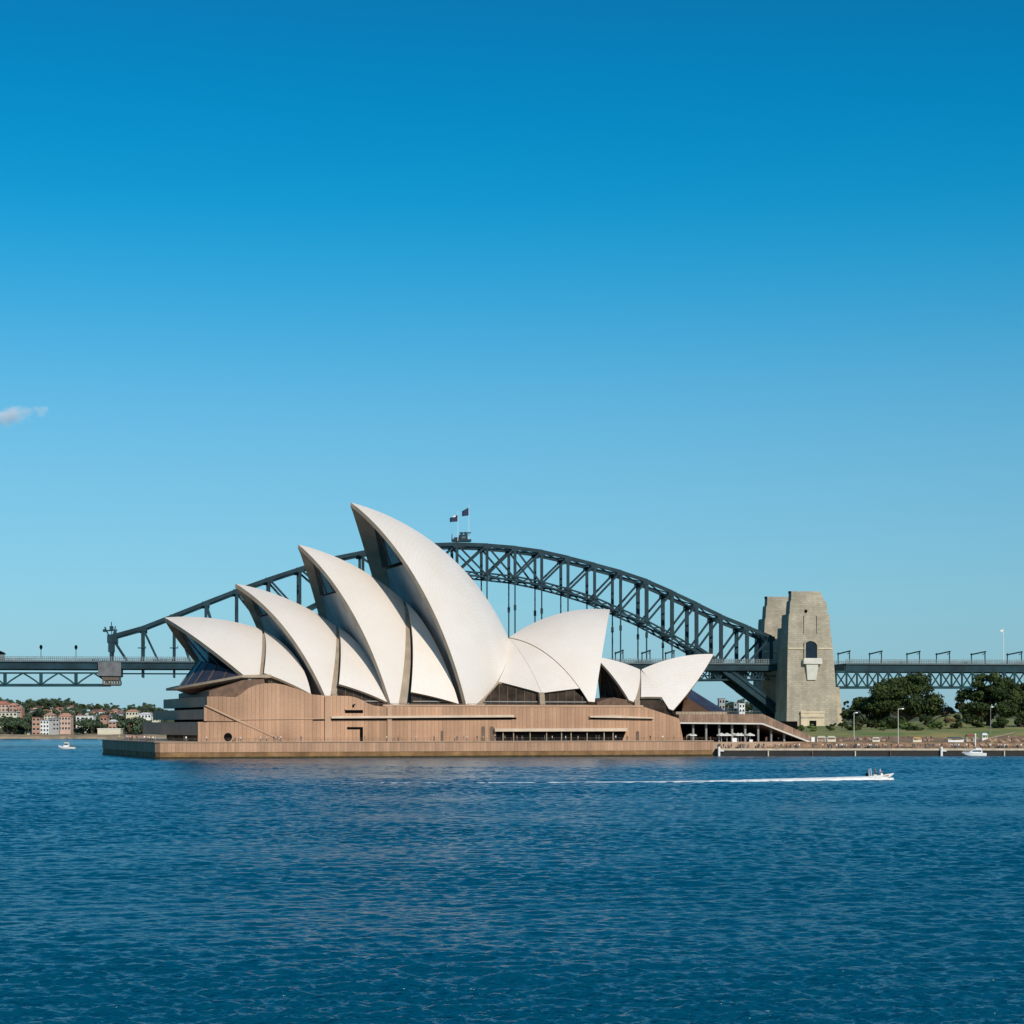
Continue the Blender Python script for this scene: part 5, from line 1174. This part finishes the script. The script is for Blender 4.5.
# wake: foam ridge behind the boat thinning out to the left, and its bow wash
mb = MB(); g2 = random.Random(9)
def foam_path(x0, x1, y0, y1, w0_, w1_, h0, h1, n, gap=0):
    for i in range(n):
        t = i/n; 
        if g2.random() < gap*t**.5: continue
        x = x0+(x1-x0)*t + g2.random()*.3; y = y0+(y1-y0)*t; wd = (w0_+(w1_-w0_)*t)*(.6+.8*g2.random()); h = (h0+(h1-h0)*t)*(.6+.8*g2.random()); l = max(abs(x1-x0)/n, .5 if wd < .7 else 1.1)*(.7+.9*g2.random())
        y += (g2.random()-.5)*wd*.5
        mb.loft([[(x+l*a, y+wd*.5*b*q, SEA + max(-.05, h*r_)) for b, r_ in ((-1,-.1),(-.6,.55),(-.1,1),(.4,.7),(1,-.1))] for a, q in ((-1,.25),(-.5,.9),(.1,1),(.6,.8),(1,.2))], cap=False)
foam_path(xb-.6, xb-26, Yb+.1, Yb-10, 1.7, 2.6, .46, .22, 240, .05)
foam_path(xb-2.0, xb-15, Yb-.2, Yb-5.5, 2.0, 3.0, .48, .30, 150)
foam_path(xb-24, xb-42, Yb-9.4, Yb-16.5, 2.0, 2.0, .20, .11, 120, .35)
foam_path(xb+1.4, xb-2.6, Yb-.85, Yb-1.6, .5, 1.3, .28, .36, 30); foam_path(xb+1.4, xb-2.6, Yb+.85, Yb+1.4, .5, 1.2, .28, .34, 24)
foam_path(xb-39, xb-60, Yb-15.5, Yb-19, 1.2, .8, .10, .07, 260, .3)
foam_path(xb-58, xb-98, Yb-19, Yb-22, .6, .4, .06, .03, 520, .62)
foam_path(xb-5, xb-40, Yb-4.0, Yb-20, .35, .3, .05, .03, 300, .7)
wk = mb.build('boat_wake', M['foam'], smooth=True); tag(wk, 'thin white foam trail stretching left behind the speedboat', 'wake', kind='stuff')

Yc = 638; xc = (974-512)*Yc/F_PX
cr_ = thing('motor_cruiser', 'white cabin cruiser lying close to the quay wall at the right', 'motorboat', (xc, Yc, SEA), R(176))
MB().loft(hull_rings(7.6, 2.8, 1.05)).build('hull', M['white'], cr_)
MB().loft([[(-2.6,-1.1,1.1),(1.6,-.95,1.2),(1.6,.95,1.2),(-2.6,1.1,1.1)], [(-2.3,-.95,2.25),(.5,-.8,2.25),(.5,.8,2.25),(-2.3,.95,2.25)]]).build('cabin', M['white'], cr_)
mb = MB()
for sd in (-1, 1): mb.add([(-2.2,sd*1.075,1.45),(.9,sd*.985,1.5),(.45,sd*.90,1.95),(-2.1,sd*1.0,1.95)], [(0,1,2,3)])
mb.add([(1.5,-.8,1.4),(1.5,.8,1.4),(.75,.7,2.08),(.75,-.7,2.08)], [(0,1,2,3)]); mb.build('cabin_window', M['glass'], cr_)
MB().box(-2.2, -.4, -.85, .85, 2.26, 2.7).build('flybridge', M['white'], cr_)
mb = MB(); mb.box(-2.2, .1, -.9, .9, 3.45, 3.55); mb.tube((-2.1,-.8,2.6), (-2.1,-.8,3.5), .05); mb.tube((-2.1,.8,2.6), (-2.1,.8,3.5), .05); mb.tube((0,-.8,2.3), (0,-.8,3.5), .05); mb.tube((0,.8,2.3), (0,.8,3.5), .05); mb.build('canopy', M['navy'], cr_)
mb = MB()
for sd in (-1, 1):
    for i in range(6): mb.tube((1.2+i*.4, sd*(1.2-i*.14), 1.2+i*.05), (1.2+i*.4, sd*(1.2-i*.14), 1.75+i*.05), .025)
    mb.bar((1.2, sd*1.2, 1.75), (3.2, sd*.5, 2.0), .05)
mb.build('rail', M['white'], cr_)

Yl = 832; xl = (66.5-512)*Yl/F_PX
lb = thing('launch', 'small white motor launch with upright wheelhouse on the water at the left', 'motorboat', (xl, Yl, SEA), R(176))
MB().loft(hull_rings(7.2, 2.6, .85)).build('hull', M['white'], lb)
MB().loft([[(-1.2,-.9,.9),(1.2,-.8,.95),(1.2,.8,.95),(-1.2,.9,.9)], [(-.9,-.8,2.7),(.7,-.7,2.7),(.7,.7,2.7),(-.9,.8,2.7)]]).build('wheelhouse', M['white'], lb)
mb = MB()
for sd in (-1, 1): mb.add([(-.9,sd*.875,1.7),(.9,sd*.79,1.7),(.72,sd*.73,2.35),(-.88,sd*.83,2.35)], [(0,1,2,3)])
mb.add([(1.0,-.7,1.7),(1.0,.7,1.7),(.84,.66,2.35),(.84,-.66,2.35)], [(0,1,2,3)]); mb.build('window', M['glass'], lb)
mb = MB(); mb.tube((-.2,0,2.7), (-.2,0,5.4), .08, .05); mb.bar((-.9,0,4.4), (.6,0,4.4), .08); mb.build('mast', M['dark'], lb)
MB().box(-.95, .75, -.85, .85, 2.703, 2.85).build('roof', M['cream'], lb)
mb = MB(); mb.box(-3.2, -1.5, -.9, .9, .9, 1.25); mb.build('engine_box', M['bronze'], lb); MB().bar((1.6,0,1.0), (3.3,0,1.4), .9, .3).build('foredeck', M['white'], lb)
mb = MB(); mb.tube((-.1,0,-.3), (-.1,0,.5), .5, .4, 10); mb.tube((-.1,0,.5), (-.1,0,1.3), .12, .08); mb.ball((-.1,0,1.45), .2, .2, .2)
bx = (895-512)*Yb/F_PX
tag(MB().ball((0,0,.1), .35, .35, .25).add([], []).build('buoy', M['white'], off=(0,0,0)), 'tiny pale float on the water ahead of the speedboat', 'buoy').location = ((899-512)*365/F_PX, 380, SEA)

# ------------------------------------------------------------------ one small cloud
def cloud():
    Yk = 5200; c = P(12, 414, Yk); W, H = pxw(78, Yk), pxw(30, Yk)
    mb = MB(); mb.box(-W/2, W/2, -W*.2, W*.2, -H/2, H/2)
    m = bpy.data.materials.new('cloud_vapour'); m.use_nodes = True; t = m.node_tree; N, L = t.nodes, t.links; N.remove(N['Principled BSDF'])
    v = N.new('ShaderNodeVolumePrincipled'); v.inputs['Color'].default_value = (.98,.95,.97,1); v.inputs['Anisotropy'].default_value = -.35
    tc = N.new('ShaderNodeTexCoord'); mp = N.new('ShaderNodeMapping'); mp.inputs['Scale'].default_value = (1.0/W*2, 1.0/(W*.4)*2, 1.0/H*2); L.new(tc.outputs['Object'], mp.inputs[0])
    ln = N.new('ShaderNodeVectorMath'); ln.operation = 'LENGTH'; L.new(mp.outputs[0], ln.inputs[0])
    no = N.new('ShaderNodeTexNoise'); no.inputs['Scale'].default_value = .018; no.inputs['Detail'].default_value = 5; L.new(tc.outputs['Object'], no.inputs['Vector'])
    a = N.new('ShaderNodeMath'); a.operation = 'MULTIPLY_ADD'; a.inputs[1].default_value = 2.4; L.new(no.outputs['Fac'], a.inputs[0]); a.inputs[2].default_value = -.62
    s = N.new('ShaderNodeMath'); s.operation = 'SUBTRACT'; L.new(a.outputs[0], s.inputs[0]); L.new(ln.outputs['Value'], s.inputs[1])
    mr = N.new('ShaderNodeMapRange'); mr.inputs['From Min'].default_value = 0; mr.inputs['From Max'].default_value = .5; mr.inputs['To Max'].default_value = .034; L.new(s.outputs[0], mr.inputs['Value'])
    L.new(mr.outputs[0], v.inputs['Density']); L.new(v.outputs[0], N['Material Output'].inputs['Volume'])
    o = mb.build('cloud', m); o.location = c; tag(o, 'single small wispy cloud low in the clear sky at the left edge', 'cloud', kind='stuff')
cloud()
